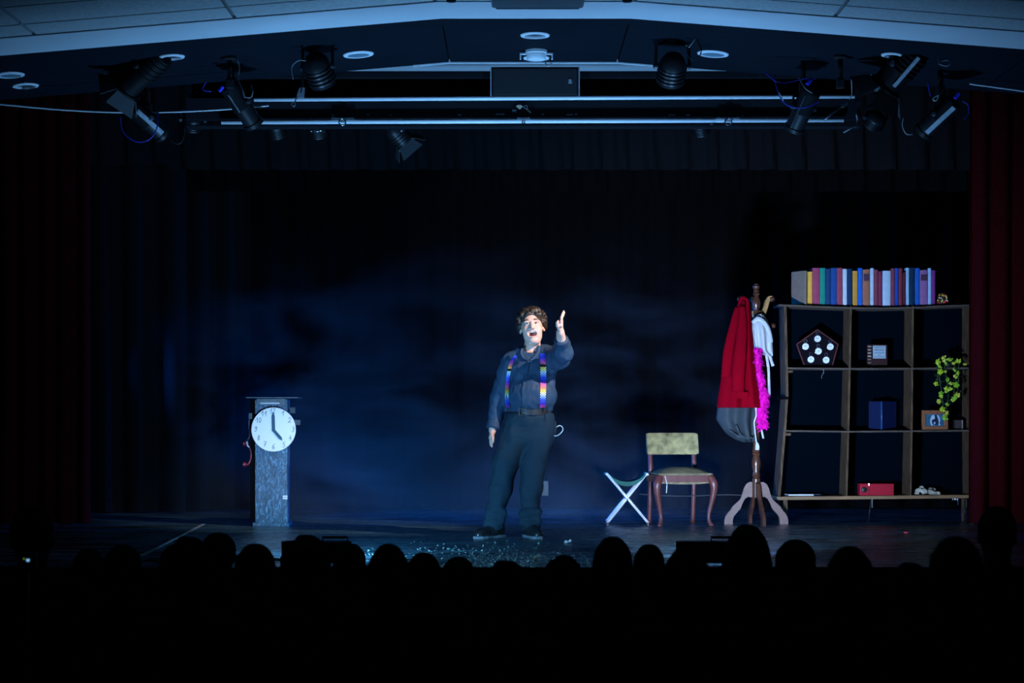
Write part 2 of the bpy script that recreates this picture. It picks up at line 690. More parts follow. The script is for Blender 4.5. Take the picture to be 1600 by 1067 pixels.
# dark beam with a recess, two white rails, a bottom board
zt, zr1, zr2 = Z(112, BY), Z(153, BY), Z(190, BY)
bx0, bx1 = X(290, BY), X(1345, BY)
bw, bc = bx1 - bx0, (bx0 + bx1) / 2
beam = thing('stage_beam', (bc, BY, Z(196, BY)), 'long black beam with white rails above the stage curtains', 'beam')
mb = MB()
mb.box((bc, BY + 0.03, zt - 0.02), (bw, 0.06, 0.05), bev=.004)
mb.box((bc, BY + 0.24, (zt + zr1) / 2), (bw, 0.03, zt - zr1))
mb.build('recess_back', M_['beam'], beam)
MB().box((bc, BY + 0.03, (zr1 + zr2) / 2), (bw, 0.05, zr1 - zr2 - 0.02), bev=.004).build('face_board', M_['beam'], beam)
MB().box((bc, BY + 0.12, zr1 - 0.012), (bw, 0.24, 0.02)).build('recess_floor', M_['beam'], beam)
MB().box((bc, BY + 0.06, zr2 - 0.028), (bw, 0.10, 0.016), bev=.003).build('bottom_board', M_['beam'], beam)
for (a, b, py0, py1) in ((397, 1335, 155.5, 150.5), (346, 1318, 191, 187.5)):
    p0, p1 = P(a, py0, BY - 0.03), P(b, py1, BY - 0.03)
    MB().tube([p0, (p0 + p1) / 2, p1], 0.0155, 12).build('rail', M_['white_rail'], beam, smooth=True)
for a in (535, 818, 1138):
    c = P(a, 190, BY - 0.06)
    pl = MB()
    w = 0.08 if a != 818 else 0.045
    pl.box((c.x, BY - 0.035, c.z + 0.026), (w * 2, 0.03, 0.007), bev=.002)
    pl.box((c.x - w * .8, BY - 0.045, c.z + 0.026), (0.012, 0.012, 0.012))
    pl.box((c.x + w * .8, BY - 0.045, c.z + 0.026), (0.012, 0.012, 0.012))
    pb = pl.build('ring_plate', M_['steel'], beam)
    rr = 0.024 if a != 818 else 0.008
    MB().tube([c + Vector((rr * math.cos(t), 0, rr * math.sin(t) - 0.002)) for t in np.linspace(0, 2 * PI, 18)[:-1]],
              0.005, 8, closed=True).build('ring', M_['chrome'], beam, smooth=True)
for a in (575, 610, 718, 778, 785, 848, 890, 900, 1050, 1075, 1160, 520):
    MB().box(P(a, 179.5 + random.uniform(-1, 1), BY - 0.002), (random.uniform(.012, .05), 0.008, 0.008), bev=.002).build('screw_plate', M_['steel'], beam)

# loudspeaker in the recess
sp = thing('loudspeaker', P(836, 150, BY - 0.05), 'wide black loudspeaker with a small white badge above stage centre', 'loudspeaker')
x0, x1, z0, z1 = X(767, BY - .06), X(905, BY - .06), Z(150, BY - .06), Z(104, BY - .06)
MB().box(((x0 + x1) / 2, BY + 0.02, (z0 + z1) / 2), (x1 - x0, 0.14, z1 - z0), bev=.006).build('cabinet', M_['black_plastic'], sp)
MB().box(((x0 + x1) / 2, BY - 0.053, (z0 + z1) / 2), (x1 - x0 - .03, 0.008, z1 - z0 - .02), bev=.004).build(
    'grille', mat('speaker_grille', (0.022, 0.024, 0.03), 0.6, noise=.5, nscale=300), sp)
for sx in (x0, x1):
    MB().box((sx, BY - 0.055, (z0 + z1) / 2), (0.008, 0.012, z1 - z0)).build('edge_strip', M_['label_strip'], sp)
bd = P(891, 127, BY - .06)
MB().box(bd, (0.030, 0.004, 0.030), bev=.002).build('badge', mat('badge_dark', (.10, .11, .13), .4), sp)
Rf = Matrix.Rotation(PI / 2, 4, 'X')
text_mesh('R', 0.026, Matrix.Translation(bd + Vector((0, -.0028, .003))) @ Rf, 'badge_mark', M_['white_plastic'], sp)
MB().box(bd + Vector((0, -.003, -.0115)), (0.022, 0.002, 0.003)).build('badge_mark', M_['white_plastic'], sp)

# keys hanging on the beam
ky = thing('key_bunch', P(820, 160, BY - 0.02), 'small key with a pale tag hanging on the black beam', 'keys')
Yk = BY - 0.02
MB().prism([P(806, 166, Yk), P(809, 164, Yk), P(814, 164, Yk), P(817, 166.5, Yk), P(812, 171, Yk)], (0, .004, 0)).build('tag', mat('tan_tag', (.55, .42, .28), .6), ky)
MB().tube([P(821.5 + 2.6 * math.cos(t), 167.5 + 2.6 * math.sin(t), Yk) for t in np.linspace(0, 6.28, 12)[:-1]], .004, 6, closed=True).build('key_bow', M_['chrome'], ky)
MB().tube([P(823, 170, Yk), P(829.5, 176.5, Yk)], .005, 6).build('key_blade', mat('brass', (.6, .5, .35), .35, metal=.8), ky)
MB().prism([P(800, 171, Yk), P(807, 171, Yk), P(806, 175.5, Yk), P(803.5, 173.5, Yk), P(801, 175.5, Yk)], (0, .004, 0)).build('clip', M_['steel'], ky)

# grey case fixed under the hall ceiling
cz = zc(0.15)
gc = thing('ceiling_case', (X(840, 10.4), 10.3, cz - 0.02), 'long grey rounded case under the ceiling above stage centre', 'case')
mg = mat('case_grey', (.10, .13, .15), .5)
MB().box((X(840, 10.4), 10.27, cz - 0.045), (X(912, 10.4) - X(768, 10.4), 0.28, 0.075), bev=.02).build('body', mg, gc, smooth='auto')
MB().box((X(840, 10.4), 10.41, cz - 0.075), (X(905, 10.4) - X(775, 10.4), 0.01, 0.02), bev=.004).build('edge_lip', mat('case_lip', (.28, .32, .35), .5), gc)
for a in (705, 980):
    MB().lathe([(0.028, 0), (0.028, 0.018), (0.02, 0.024)], Matrix.Translation((X(a, 10.46), 10.46, cz - 0.03)), 14).build(
        'ceiling_plug', M_['dark_trim'], None, loc=(X(a, 10.46), 10.46, cz - 0.03), smooth='auto')
pl = [o for o in C.objects if o.name.startswith('ceiling_plug')]
tag(pl[0], 'small dark round plug on ceiling left of grey case', 'ceiling plug', 'dark ceiling plugs')
tag(pl[1], 'small dark round plug on ceiling right of grey case', 'ceiling plug', 'dark ceiling plugs')


def on_ceiling(px, py):
    Y = 11.7
    for _ in range(20):
        Y = (zc(X(px, Y)) - CZ) * F / (HOR - py)
    x = X(px, Y)
    sl = SL if x < XL else (-SR if x > XR else 0)
    n = Vector((sl, 0, -1)).normalized()     # pointing down
    return Vector((x, Y, zc(x))), n


def downlight(px, py, r, inner, label):
    c, n = on_ceiling(px, py)
    t = thing('recessed_downlight', c, label, 'downlight', 'recessed downlights of the stage ceiling')
    M = Mdir(c, n)
    MB().lathe([(r * .70, 0.0), (r * .74, 0.010), (r * .96, 0.006), (r, -0.002), (r * .7, -0.004)], M, 28, cap=False).build('ring', M_['white_plastic'], t, smooth='auto')
    if inner == 'pale':
        MB().lathe([(r * .72, 0.001), (r * .70, 0.005), (0.002, 0.006)], M, 24).build('cover', mat('pale_cover', (.12, .20, .25), .5), t, smooth='auto')
    else:
        MB().lathe([(r * .72, 0.001), (r * .4, 0.002), (0.002, 0.0025)], M, 24).build('lamp_recess', M_['lens'], t, smooth='auto')
    return t


downlight(836, 55, .095, 'dark', 'round white downlight ring nearest the hall, above stage centre')
downlight(838, 90.5, .090, 'dark', 'round white downlight ring just below the ceiling sensor')
downlight(560, 85, .102, 'pale', 'pale covered round downlight right of the left ribbed spotlight')
downlight(1114, 84, .105, 'pale', 'pale covered round downlight right of the right ribbed spotlight')
downlight(268, 89, .085, 'dark', 'white downlight ring half hidden by upper left barn door spotlight')
downlight(40, 134, .088, 'dark', 'white downlight ring with dark centre at far left')
downlight(16, 117, .092, 'pale', 'pale covered round downlight at the left picture edge')
downlight(1394, 86, .07, 'dark', 'white downlight ring peeking beside upper right spotlight')

# sensor between the two centre downlights
c, n = on_ceiling(838, 79)
se = thing('ceiling_sensor', c, 'white round ceiling sensor with side clips between two downlights', 'sensor')
M = Mdir(c, n)
MB().lathe([(.072, 0), (.072, .018), (.066, .022), (.062, .055), (.055, .062), (.002, .064)], M, 24).build('body', M_['white_plastic'], se, smooth='auto')
for s_ in (-1, 1):
    m2 = MB(Matrix.Translation(c))
    m2.box((s_ * .085, 0, -.022), (.05, .02, .012), bev=.003)
    m2.box((s_ * .105, 0, -.04), (.010, .02, .04), bev=.003)
    m2.build('clip', M_['white_plastic'], se)

# ------------------------------------------------------------------ curtains
def curtain(name, px0, px1, py0, py1, Y, m, wl_, amp, label, jitter=0.3, seed=1, hem=None, parent=None, kindp=None, box=False):
    r = np.random.default_rng(seed)
    x0, x1 = X(px0, Y), X(px1, Y)
    n = max(int((x1 - x0) / wl_ * 10), 24)
    zt_, zb = 3.826, (Z(py1, Y) if py1 is not None else 0.012)
    u = np.linspace(0, 1, n)
    ph = np.cumsum(1 + jitter * r.normal(size=n) * .5)
    ph = ph / ph[-1] * 2 * PI * (x1 - x0) / wl_
    nz = 14
    front = []
    for j in range(nz + 1):
        t = j / nz
        z = zt_ + (zb - zt_) * t
        a = amp * (0.55 + 0.45 * t)
        s_ = np.sin(ph + 0.4 * math.sin(3 * t + seed))
        if box:
            s_ = np.tanh(3.5 * (s_ + 0.55)) - 0.2
        y = Y + a * s_ + a * .3 * np.sin(ph * .37 + seed + t)
        if hem is not None and j == nz:
            z = z + np.interp(u, *hem)
        else:
            z = np.full(n, z)
        front.append(np.stack([x0 + (x1 - x0) * u + 0.25 * a * np.cos(ph), y, z], 1))
    mb = MB()
    rows_ = []
    for fr in front:
        bk = fr[::-1].copy()
        bk[:, 1] += 0.012
        rows_.append([Vector(p) for p in fr] + [Vector(p) for p in bk])
    mb.ring_loft(rows_)
    base = ((x0 + x1) / 2, Y, zb)
    o = mb.build(name, m, None, loc=base, smooth='auto')
    tag(o, label, 'curtain')
    return o


curtain('stage_curtain', -160, 139, 60, None, 15.15, M_['red_velvet'], .16, .05, 'dark red velvet stage curtain at the left picture edge', seed=3)
curtain('stage_curtain', 1514, 1760, 60, None, 15.15, M_['red_velvet'], .17, .05, 'dark red velvet stage curtain covering the bookcase end at right', seed=5)
curtain('leg_curtain', 120, 288, 170, None, 17.05, M_['grey_cloth'], .33, .07, 'dark grey side curtain just inside the left red curtain', seed=8)
curtain('leg_curtain', 282, 392, 255, None, 17.4, M_['grey_cloth'], .26, .05, 'narrow dark side curtain between grey side curtain and clock', seed=9)
curtain('backdrop_curtain', 300, 1640, 180, None, 17.85, M_['black_cloth'], .28, .05, 'black pleated backdrop curtain behind the whole stage', seed=11)
curtain('valance_curtain', 134, 1530, 120, 265, 15.55, M_['valance'], .25, .035,
        'dark pleated valance hanging across the top of the stage', seed=13, box=True,
        hem=([0, .09, .092, 1], [.045, .045, 0, 0]))
curtain('valance_curtain', 290, 1640, 180, 299, 17.3, M_['black_cloth'], .25, .03, 'black rear valance just below the front valance', seed=14, box=True)

# ------------------------------------------------------------------ stage lamps hanging under the ceiling
def stage_spot(name, label, a, b, Y, dy, r, style='profile', hang=0.16, doors=False, strip=None, pole=None,
               cables=(), plug=None, hx=0.0, cond=None):
    A, B = P(a[0], a[1], Y), P(b[0], b[1], Y + dy)
    ax = (B - A)
    L = ax.length
    d = ax.normalized()
    mid = A + ax * .45
    side = d.cross(Vector((0, 0, 1)))
    if side.length < 1e-3:
        side = Vector((1, 0, 0))
    side.normalize()
    t = thing(name, A, label, 'stage light', 'stage lamps under the ceiling')
    M = Mdir(A, d)
    if style == 'profile':
        prof = [(r * .55, 0), (r * .9, L * .03), (r, L * .08), (r, L * .5), (r * 1.06, L * .52), (r * 1.06, L * .56), (r * .93, L * .58),
                (r * .93, L * .9), (r * 1.03, L * .92), (r * 1.03, L), (r * .85, L)]
    elif style == 'par':
        prof = [(r * .25, 0), (r * .62, L * .08), (r * .9, L * .25), (r * 1.0, L * .42)]
        for k in range(4):
            q = .45 + .13 * k
            prof += [(r * 1.0, L * q), (r * 1.07, L * (q + .01)), (r * 1.07, L * (q + .06)), (r * .97, L * (q + .075))]
        prof += [(r * 1.02, L), (r * .88, L)]
    else:   # fresnel, boxy drum with cooling fins
        prof = [(r * .7, 0), (r, L * .05)]
        for k in range(5):
            q = .08 + .1 * k
            prof += [(r, L * q), (r * 1.08, L * (q + .015)), (r * 1.08, L * (q + .045)), (r, L * (q + .06))]
        prof += [(r * .96, L * .62), (r * .96, L * .95), (r * 1.12, L * .96), (r * 1.12, L), (r * .9, L)]
    MB().lathe(prof, M, 26).build('housing', M_['black_matte'] if style == 'fresnel' else M_['black_metal'], t, smooth='auto')
    MB().lathe([(r * .84, L * .985), (r * .84, L * .992), (r * .5, L * 1.01), (0.002, L * 1.016)], M, 20).build('lens', M_['lens'], t, smooth='auto')
    # yoke and clamp
    top = mid + Vector((hx, 0, hang + r))
    yo = MB()
    pth = [mid + side * r * 1.1, mid + side * r * 1.25 + Vector((0, 0, .02)), mid + side * r * 1.2 + (top - mid) * .8,
           top + side * r * .6 - Vector((0, 0, .015)), top - side * r * .6 - Vector((0, 0, .015)),
           mid - side * r * 1.2 + (top - mid) * .8, mid - side * r * 1.25 + Vector((0, 0, .02)), mid - side * r * 1.1]
    yo.tube(pth, .011, 6, flat=.5)
    yo.build('yoke', M_['black_metal'], t)
    for s_ in (-1, 1):
        MB().lathe([(.018, 0), (.018, .02), (.010, .024)], Mdir(mid + side * s_ * r * 1.15, side * s_), 10).build('tilt_knob', M_['gun_metal'], t)
    cl = MB().box(top + Vector((0, 0, .03)), (.055, .07, .09), bev=.008)
    cl.build('clamp', M_['black_metal'], t)
    zt_ = zc(top.x) - .004 if pole is None else pole
    MB().tube([top + Vector((0, 0, .06)), Vector((top.x, top.y, max(zt_, top.z + .08)))], .017 if pole is None else .02, 10).build('hanger', M_['black_metal'], t, smooth=True)
    if strip:
        off, w, l0, l1, mt = strip
        nrm = (Vector((0, -1, 0)) - d * Vector((0, -1, 0)).dot(d)).normalized()
        tang = d.cross(nrm).normalized()
        nrm2 = (nrm * math.cos(off) + tang * math.sin(off)).normalized()
        tn = d.cross(nrm2).normalized()
        c0 = A + d * L * (l0 + l1) / 2 + nrm2 * (r * (1.12 if style == 'fresnel' else 1.05))
        R = Matrix((tn, nrm2, d)).transposed()
        MB().box(c0, (w, .008, L * (l1 - l0)), R=R, bev=.002).build('side_strip', mt, t)
    if doors:
        for k in range(4):
            an = PI / 2 * k + .5
            u = (M.to_3x3() @ Vector((math.cos(an), math.sin(an), 0)))
            w = d.cross(u)
            e = A + d * L
            out = (d * .75 + u * .66).normalized()
            q = [e + u * r * .95 + w * r * .85, e + u * r * .95 - w * r * .85,
                 e + u * r * .95 - w * r * 1.25 + out * r * 1.25, e + u * r * .95 + w * r * 1.25 + out * r * 1.25]
            MB().prism(q, (d.cross(w)) * .004).build('barn_door', M_['grey_shield'], t)
    if plug:
        q = P(plug[0], plug[1], Y - .06)
        MB().tube([q + Vector((-.012, 0, -.016)), q + Vector((.012, 0, .016))], [.012, .014], 10).build('plug', M_['blue_plug'], t, smooth='auto')
    for pts, rad, mt in cables:
        MB().tube(smooth_path([P(x, y, Y + dd) for x, y, dd in pts], 6), rad, 6).build('cable', mt, t, smooth=True)
    return t


BC, GC, WC, KC = M_['blue_cable'], M_['grey_cable'], M_['white_cable'], M_['black_cable']
stage_spot('barn_door_spotlight', 'large black barn door spotlight at upper left, nearest the ceiling edge', (256, 82), (196, 138), 11.5, .14, .085,
           'fresnel', hang=.03, doors=True, strip=(.9, .012, .1, .5, M_['gun_metal']), plug=(245, 74),
           cables=[([(213, 74, -.05), (228, 84, -.06), (260, 84, -.06), (285, 78, -.05), (291, 58, 0)], .004, BC),
                   ([(272, 56, 0), (270, 66, 0), (262, 74, -.03)], .003, GC)])
stage_spot('profile_spotlight', 'black profile spotlight with pale strip and blue cable loop at left', (203, 165), (256, 212), 11.75, .16, .06,
           'profile', hang=.05, strip=(-.1, .03, .12, .88, M_['label_strip']), plug=(198, 162), doors=False,
           cables=[([(188, 182, -.08), (192, 205, -.08), (212, 221, -.08), (233, 218, -.08), (245, 200, -.08), (247, 175, -.04)], .004, BC),
                   ([(258, 200, .02), (270, 222, .02), (284, 222, .02), (290, 198, .02)], .004, KC)])
stage_spot('cylinder_spotlight', 'slim black cylinder spotlight on a pole left of the rails', (356, 132), (398, 196), 11.8, .16, .066,
           'profile', hang=.02, strip=(.5, .012, .12, .55, M_['steel']), plug=(345, 139), hx=-.05,
           cables=[([(359, 58, 0), (368, 85, -.04), (374, 105, -.04), (372, 122, -.05), (379, 140, -.08), (382, 152, -.08)], .0035, GC),
                   ([(322, 128, 0), (317, 140, 0), (330, 143, 0)], .004, BC),
                   ([(382, 152, -.08), (392, 152, -.08), (395, 142, -.08), (392, 132, -.04)], .003, GC)])
stage_spot('ribbed_spotlight', 'black ribbed can spotlight on a yoke left of the rails centre', (488, 84), (506, 130), 11.5, .14, .088,
           'par', hang=.09, cables=[([(471, 62, 0), (474, 95, -.05), (472, 130, -.06), (470, 145, -.06)], .005, KC),
                                    ([(458, 124, -.06), (456, 105, -.06), (466, 95, -.06), (478, 95, -.06)], .003, GC)])
stage_spot('ribbed_spotlight', 'black ribbed can spotlight on a yoke right of the loudspeaker', (1054, 84), (1047, 128), 11.5, .14, .088,
           'par', hang=.08, cables=[([(1089, 42, 0), (1087, 58, -.03), (1076, 74, -.05)], .004, WC),
                                    ([(1080, 50, 0), (1094, 72, -.04), (1094, 86, -.05), (1082, 94, -.05), (1074, 84, -.05), (1075, 72, -.05)], .004, KC)])
stage_spot('cylinder_spotlight', 'slim shiny black cylinder spotlight crossing the right end of the rails', (1268, 140), (1240, 203), 11.8, .16, .068,
           'profile', hang=.02, plug=(1264, 128), strip=(.4, .01, .1, .9, M_['gun_metal']),
           cables=[([(1196, 113, 0), (1212, 127, -.05), (1230, 129, -.06), (1255, 123, -.06), (1275, 123, -.06)], .004, BC),
                   ([(1210, 115, 0), (1213, 135, -.06), (1223, 158, -.09), (1240, 168, -.11), (1262, 167, -.11), (1280, 158, -.08)], .004, BC),
                   ([(1210, 115, .01), (1214, 137, -.05), (1222, 153, -.07), (1225, 160, -.07)], .0035, WC),
                   ([(1246, 118, -.05), (1258, 138, -.09), (1270, 146, -.09)], .003, GC)])
stage_spot('large_spotlight', 'large black spotlight with pale strip at upper right, close under ceiling edge', (1432, 78), (1382, 136), 11.5, .14, .10,
           'fresnel', hang=.0, strip=(-.35, .026, .02, .8, M_['label_strip']), doors=True,
           cables=[([(1376, 62, 0), (1396, 70, -.05), (1424, 79, -.08)], .003, GC),
                   ([(1474, 60, 0), (1467, 95, -.02), (1470, 101, -.04), (1480, 103, -.04), (1485, 98, -.04), (1480, 94, -.03), (1470, 96, -.03)], .0035, GC)])
stage_spot('profile_spotlight', 'black profile spotlight with pale strip beside the right red curtain', (1494, 158), (1440, 208), 11.75, .16, .066,
           'profile', hang=.05, strip=(-.25, .032, .06, .86, M_['label_strip']), plug=(1495, 150),
           cables=[([(1478, 134, 0), (1470, 146, -.05), (1460, 152, -.06), (1458, 156, -.06), (1463, 157, -.06), (1467, 149, -.06)], .0035, WC),
                   ([(1450, 130, 0), (1452, 142, 0), (1454, 150, 0)], .004, BC),
                   ([(1412, 184, 0), (1410, 196, 0), (1416, 209, 0), (1426, 210, 0)], .0035, GC),
                   ([(1504, 158, -.04), (1513, 165, -.04), (1513, 178, -.04), (1506, 186, -.04)], .004, BC)])
# smaller lamps further upstage, below the beam
for (a, b, Yq, rq, lab, dr) in (
        ((428, 188), (434, 212), 13.6, .07, 'small ribbed lamp hanging just below the left rail end', False),
        ((494, 190), (497, 209), 13.6, .075, 'small lamp with a glinting lens below the left ring', False),
        ((606, 192), (632, 222), 13.7, .075, 'small barn door lamp below the rail, left of stage centre', True),
        ((1092, 186), (1096, 206), 13.6, .07, 'small round lamp below the rail near the right ring', False),
        ((302, 178), (300, 200), 13.4, .07, 'small dark lamp left of the lower rail', False),
        ((1374, 178), (1362, 194), 13.3, .08, 'small grey lamp just right of the rail ends', False)):
    st = stage_spot('stage_lamp', lab, a, b, Yq, .08, rq, 'par', hang=.02, doors=dr, pole=3.828)
# chrome beads stand in for the lens glint of one of them
c = P(494, 202, 13.5)
for i, q in enumerate(C.objects):
    pass
lamp = [o for o in C.objects if o.get('label', '').startswith('small lamp with a glinting')][0]
rb = MB()
for k in range(5):
    rb.ellipsoid(P(486 + 5 * k, 205 - 1.2 * (k % 2), 13.46), (.012, .008, .008), nu=8, nv=5)
rb.build('lens_glint', M_['chrome'], lamp, smooth=True)

# drop poles between lamps and ceiling
for (a, z_, lab) in ((363, 1, 'thin black drop pole above the left cylinder spotlight'), (1313, 1, 'thin black drop pole above the right rail ends')):
    Yp = 11.62
    t0 = P(a - 4 if a < 800 else a, 126, Yp)
    zt_ = zc(t0.x)
    t = thing('drop_pole', Vector((t0.x, Yp, t0.z)), lab, 'pole', 'drop poles')
    MB().tube([Vector((t0.x, Yp, t0.z)), Vector((t0.x, Yp, zt_ - .01))], .016, 10).build('pole', M_['black_metal'], t, smooth=True)
    MB().lathe([(.045, 0), (.045, .012), (.02, .02)], Mdir((t0.x, Yp, zt_ - .004), (0, 0, -1)), 14).build('ceiling_flange', M_['black_metal'], t)
    MB().box(Vector((t0.x, Yp, t0.z - .02)), (.05, .05, .06), bev=.008).build('clamp', M_['black_metal'], t)

# gaffer hook below the left ribbed spotlight, cable with connector near right rails
hk = thing('rope_grip', P(471, 138, 11.45), 'small pale grip with a wire ring below left ribbed spotlight', 'grip')
MB().prism([P(468, 137, 11.45), P(476, 137, 11.45), P(475, 152, 11.45), P(462, 153, 11.45)], (0, .012, 0)).build('tongue', mat('grip_grey', (.3, .36, .4), .5), hk)
MB().tube([P(458.5 + 2.8 * math.cos(t), 163 + 3.2 * math.sin(t), 11.45) for t in np.linspace(0, 6.28, 12)[:-1]], .004, 6, closed=True).build('ring', M_['steel'], hk)
MB().tube([P(460, 160, 11.45), P(464, 152, 11.45)], .004, 6).build('wire', M_['steel'], hk)
MB().tube([P(474, 137, 11.45), P(473, 120, 11.47)], .005, 6).build('cord', M_['black_cable'], hk)
cn = thing('cable_connector', P(1300, 178, 12.3), 'short cable with pale connector slanting across the right rail ends', 'cable')
MB().tube([P(1287, 188, 12.3), P(1302, 176, 12.3), P(1316, 166, 12.3)], .008, 8).build('cable', M_['gun_metal'], cn, smooth=True)
MB().tube([P(1316, 166, 12.3), P(1324, 161, 12.3)], .016, 10).build('connector', M_['steel'], cn, smooth='auto')
MB().tube([P(1324, 161, 12.3), P(1331, 148, 12.3), P(1331, 135, 12.3), P(1330, 121, 12.25)], .004, 6).build('tail', M_['grey_cable'], cn, smooth=True)
w1 = MB().tube(smooth_path([P(1338, 178, 12.605), P(1340, 193, 12.59), P(1330, 200, 12.5), P(1318, 207, 12.5)], 5), .006, 6).build(
    'loose_wire', M_['grey_cable'], None, loc=P(1340, 186, 12.5), smooth=True)
tag(w1, 'short grey wire dangling below the right rail ends', 'wire')
# slack wires to the sides
w2 = MB().tube(smooth_path([P(-120, 152, 12.0), P(0, 163, 12.0), P(90, 171, 12.0), P(180, 175.5, 12.0), P(270, 175, 12.0), P(357, 170.5, 12.0), P(420, 165, 12.0)], 6), .006, 6).build(
    'slack_wire', M_['white_cable'], None, loc=P(0, 163, 12.0), smooth=True)
tag(w2, 'long slack white wire sagging across the upper left', 'wire')
w3 = MB().tube(smooth_path([P(1515, 131, 12.0), P(1560, 137, 12.0), P(1610, 144, 12.0), P(1720, 160, 12.0)], 6), .006, 6).build(
    'slack_wire', M_['white_cable'], None, loc=P(1560, 137, 12.0), smooth=True)
tag(w3, 'short white wire running off the upper right edge', 'wire')
w4 = MB().tube(smooth_path([P(852, 98, 12.38), P(856, 103, 12.36), P(862, 100, 12.38)], 6), .005, 6).build(
    'loose_wire', M_['white_cable'], None, loc=P(856, 100, 12.37), smooth=True)
tag(w4, 'tiny white wire loop at the ceiling edge above loudspeaker', 'wire')

# ------------------------------------------------------------------ flood lamp cases on the stage edge
def flood_case(x, label, w, text=None):
    t = thing('flood_lamp', (x, LY - .09, 0.0), label, 'flood lamp')
    MB().box((x, LY - .09, .085), (w, .13, .13), bev=.008).build('case', M_['black_plastic'], t)
    MB().box((x, LY - .02, .10), (w - .06, .012, .09), bev=.004).build('lamp_window', mat('lamp_glass', (.1, .12, .15), .1, emit=(.25, .65, 1.0), estr=26.0), t)
    for s_ in (-1, 1):
        MB().box((x + s_ * (w / 2 + .006), LY - .09, .075), (.01, .03, .15), bev=.003).build('bracket', M_['black_metal'], t)
        MB().box((x + s_ * (w / 2 - .03), LY - .09, .01), (.05, .16, .02), bev=.004).build('foot', M_['black_metal'], t)
    fr = MB()
    fr.tube([(x + w / 2 - .16, LY - .12, .14), (x + w / 2 - .16, LY - .12, .175), (x + w / 2 - .01, LY - .12, .175), (x + w / 2 - .01, LY - .12, .14)], .008, 6)
    fr.build('handle', M_['black_metal'], t)
    if text:
        text_mesh(text, .032, Matrix.Translation((x - .02, LY - .157, .115)) @ Rf, 'lettering', mat('faint_print', (.05, .055, .065), .6), t)
    return t


LF = flood_case(X(494, 10.95), 'black flood lamp case with handle on stage edge, left of centre', .40)
RF = flood_case(X(1106, 10.95), 'black flood lamp case with faint lettering on stage edge at right', .36, 'SHOWLS 60')

# ------------------------------------------------------------------ clock pillar
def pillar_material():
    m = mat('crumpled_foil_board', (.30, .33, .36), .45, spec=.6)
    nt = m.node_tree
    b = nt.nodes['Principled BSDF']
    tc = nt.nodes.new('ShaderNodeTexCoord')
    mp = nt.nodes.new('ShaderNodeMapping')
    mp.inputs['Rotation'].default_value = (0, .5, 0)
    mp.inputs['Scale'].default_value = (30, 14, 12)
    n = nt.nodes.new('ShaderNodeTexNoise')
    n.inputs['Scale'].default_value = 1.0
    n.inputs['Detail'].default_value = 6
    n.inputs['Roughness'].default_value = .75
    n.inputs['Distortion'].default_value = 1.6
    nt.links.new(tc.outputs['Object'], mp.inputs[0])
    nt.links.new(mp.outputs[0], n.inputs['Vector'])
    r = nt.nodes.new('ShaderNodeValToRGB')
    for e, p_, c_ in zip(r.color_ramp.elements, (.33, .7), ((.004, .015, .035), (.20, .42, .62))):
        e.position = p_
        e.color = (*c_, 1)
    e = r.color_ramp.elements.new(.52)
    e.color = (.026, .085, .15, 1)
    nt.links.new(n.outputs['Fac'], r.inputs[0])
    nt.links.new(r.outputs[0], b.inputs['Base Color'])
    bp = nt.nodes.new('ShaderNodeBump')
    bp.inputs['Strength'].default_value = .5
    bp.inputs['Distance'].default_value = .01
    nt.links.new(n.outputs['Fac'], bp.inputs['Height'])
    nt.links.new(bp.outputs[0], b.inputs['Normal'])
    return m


YP = 14.95
k_ = YP / F
pc = thing('pillar', (X(424, YP), YP + .14, 0), 'tall narrow pillar covered in crumpled grey foil board, behind the clock', 'pillar')
fx0, fx1 = X(398.5, YP), X(449, YP)
zt_ = Z(622, YP)
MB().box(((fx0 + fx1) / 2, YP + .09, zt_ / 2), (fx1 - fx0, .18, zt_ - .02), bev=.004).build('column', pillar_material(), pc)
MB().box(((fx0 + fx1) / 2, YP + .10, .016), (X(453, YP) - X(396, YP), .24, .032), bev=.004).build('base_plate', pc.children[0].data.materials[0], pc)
MB().box((fx0 - .022, YP + .13, zt_ / 2 + .02), (.04, .24, zt_ - .06), bev=.003).build('side_panel', M_['black_cloth'], pc)
MB().box(((fx0 + fx1) / 2, YP - .004, zt_ - .03), (fx1 - fx0 - .03, .012, .05), bev=.003).build('header_board', mat('header_board', (.14, .16, .18), .6, noise=.4, nscale=30), pc)
MB().box((X(425.5, YP), YP + .12, zt_ + .004), (X(466, YP) - X(385, YP), .34, .007), bev=.002).build('top_plate', mat('top_plate', (.2, .2, .21), .25, spec=.8), pc)
tr = MB().box((X(422, YP), YP - .008, Z(630, YP)), (.16, .01, .012), bev=.003)
tr.build('tape_strip', mat('clear_tape', (.55, .58, .6), .3), pc)
# gadgets on both sides
MB().box((X(456, YP), YP + .06, Z(641, YP)), (.045, .06, .05), bev=.004).build('side_bracket', mat('side_box', (.02, .035, .05), .6), pc)
MB().box((X(463, YP), YP + .06, Z(660, YP)), (.055, .05, .045), bev=.004).build('side_box', mat('side_box2', (.035, .06, .075), .6, noise=.5, nscale=60), pc)
MB().box((X(391, YP), YP + .02, Z(650, YP)), (.03, .03, .05), bev=.004).build('side_bracket', mat('side_box3', (.05, .07, .09), .6), pc)

nl = thing('sticker', P(445, 777, YP - .006), 'small white sticker with dark print, low on the foil pillar', 'sticker')
MB().box(P(445.5, 777, YP - .003), (.038, .004, .030), bev=.001).build('paper', mat('white_paper', (.85, .87, .88), .5), nl)
text_mesh('ON', .022, Matrix.Translation(P(445.5, 777, YP - .0062)) @ Rf, 'print', M_['black_plastic'], nl)

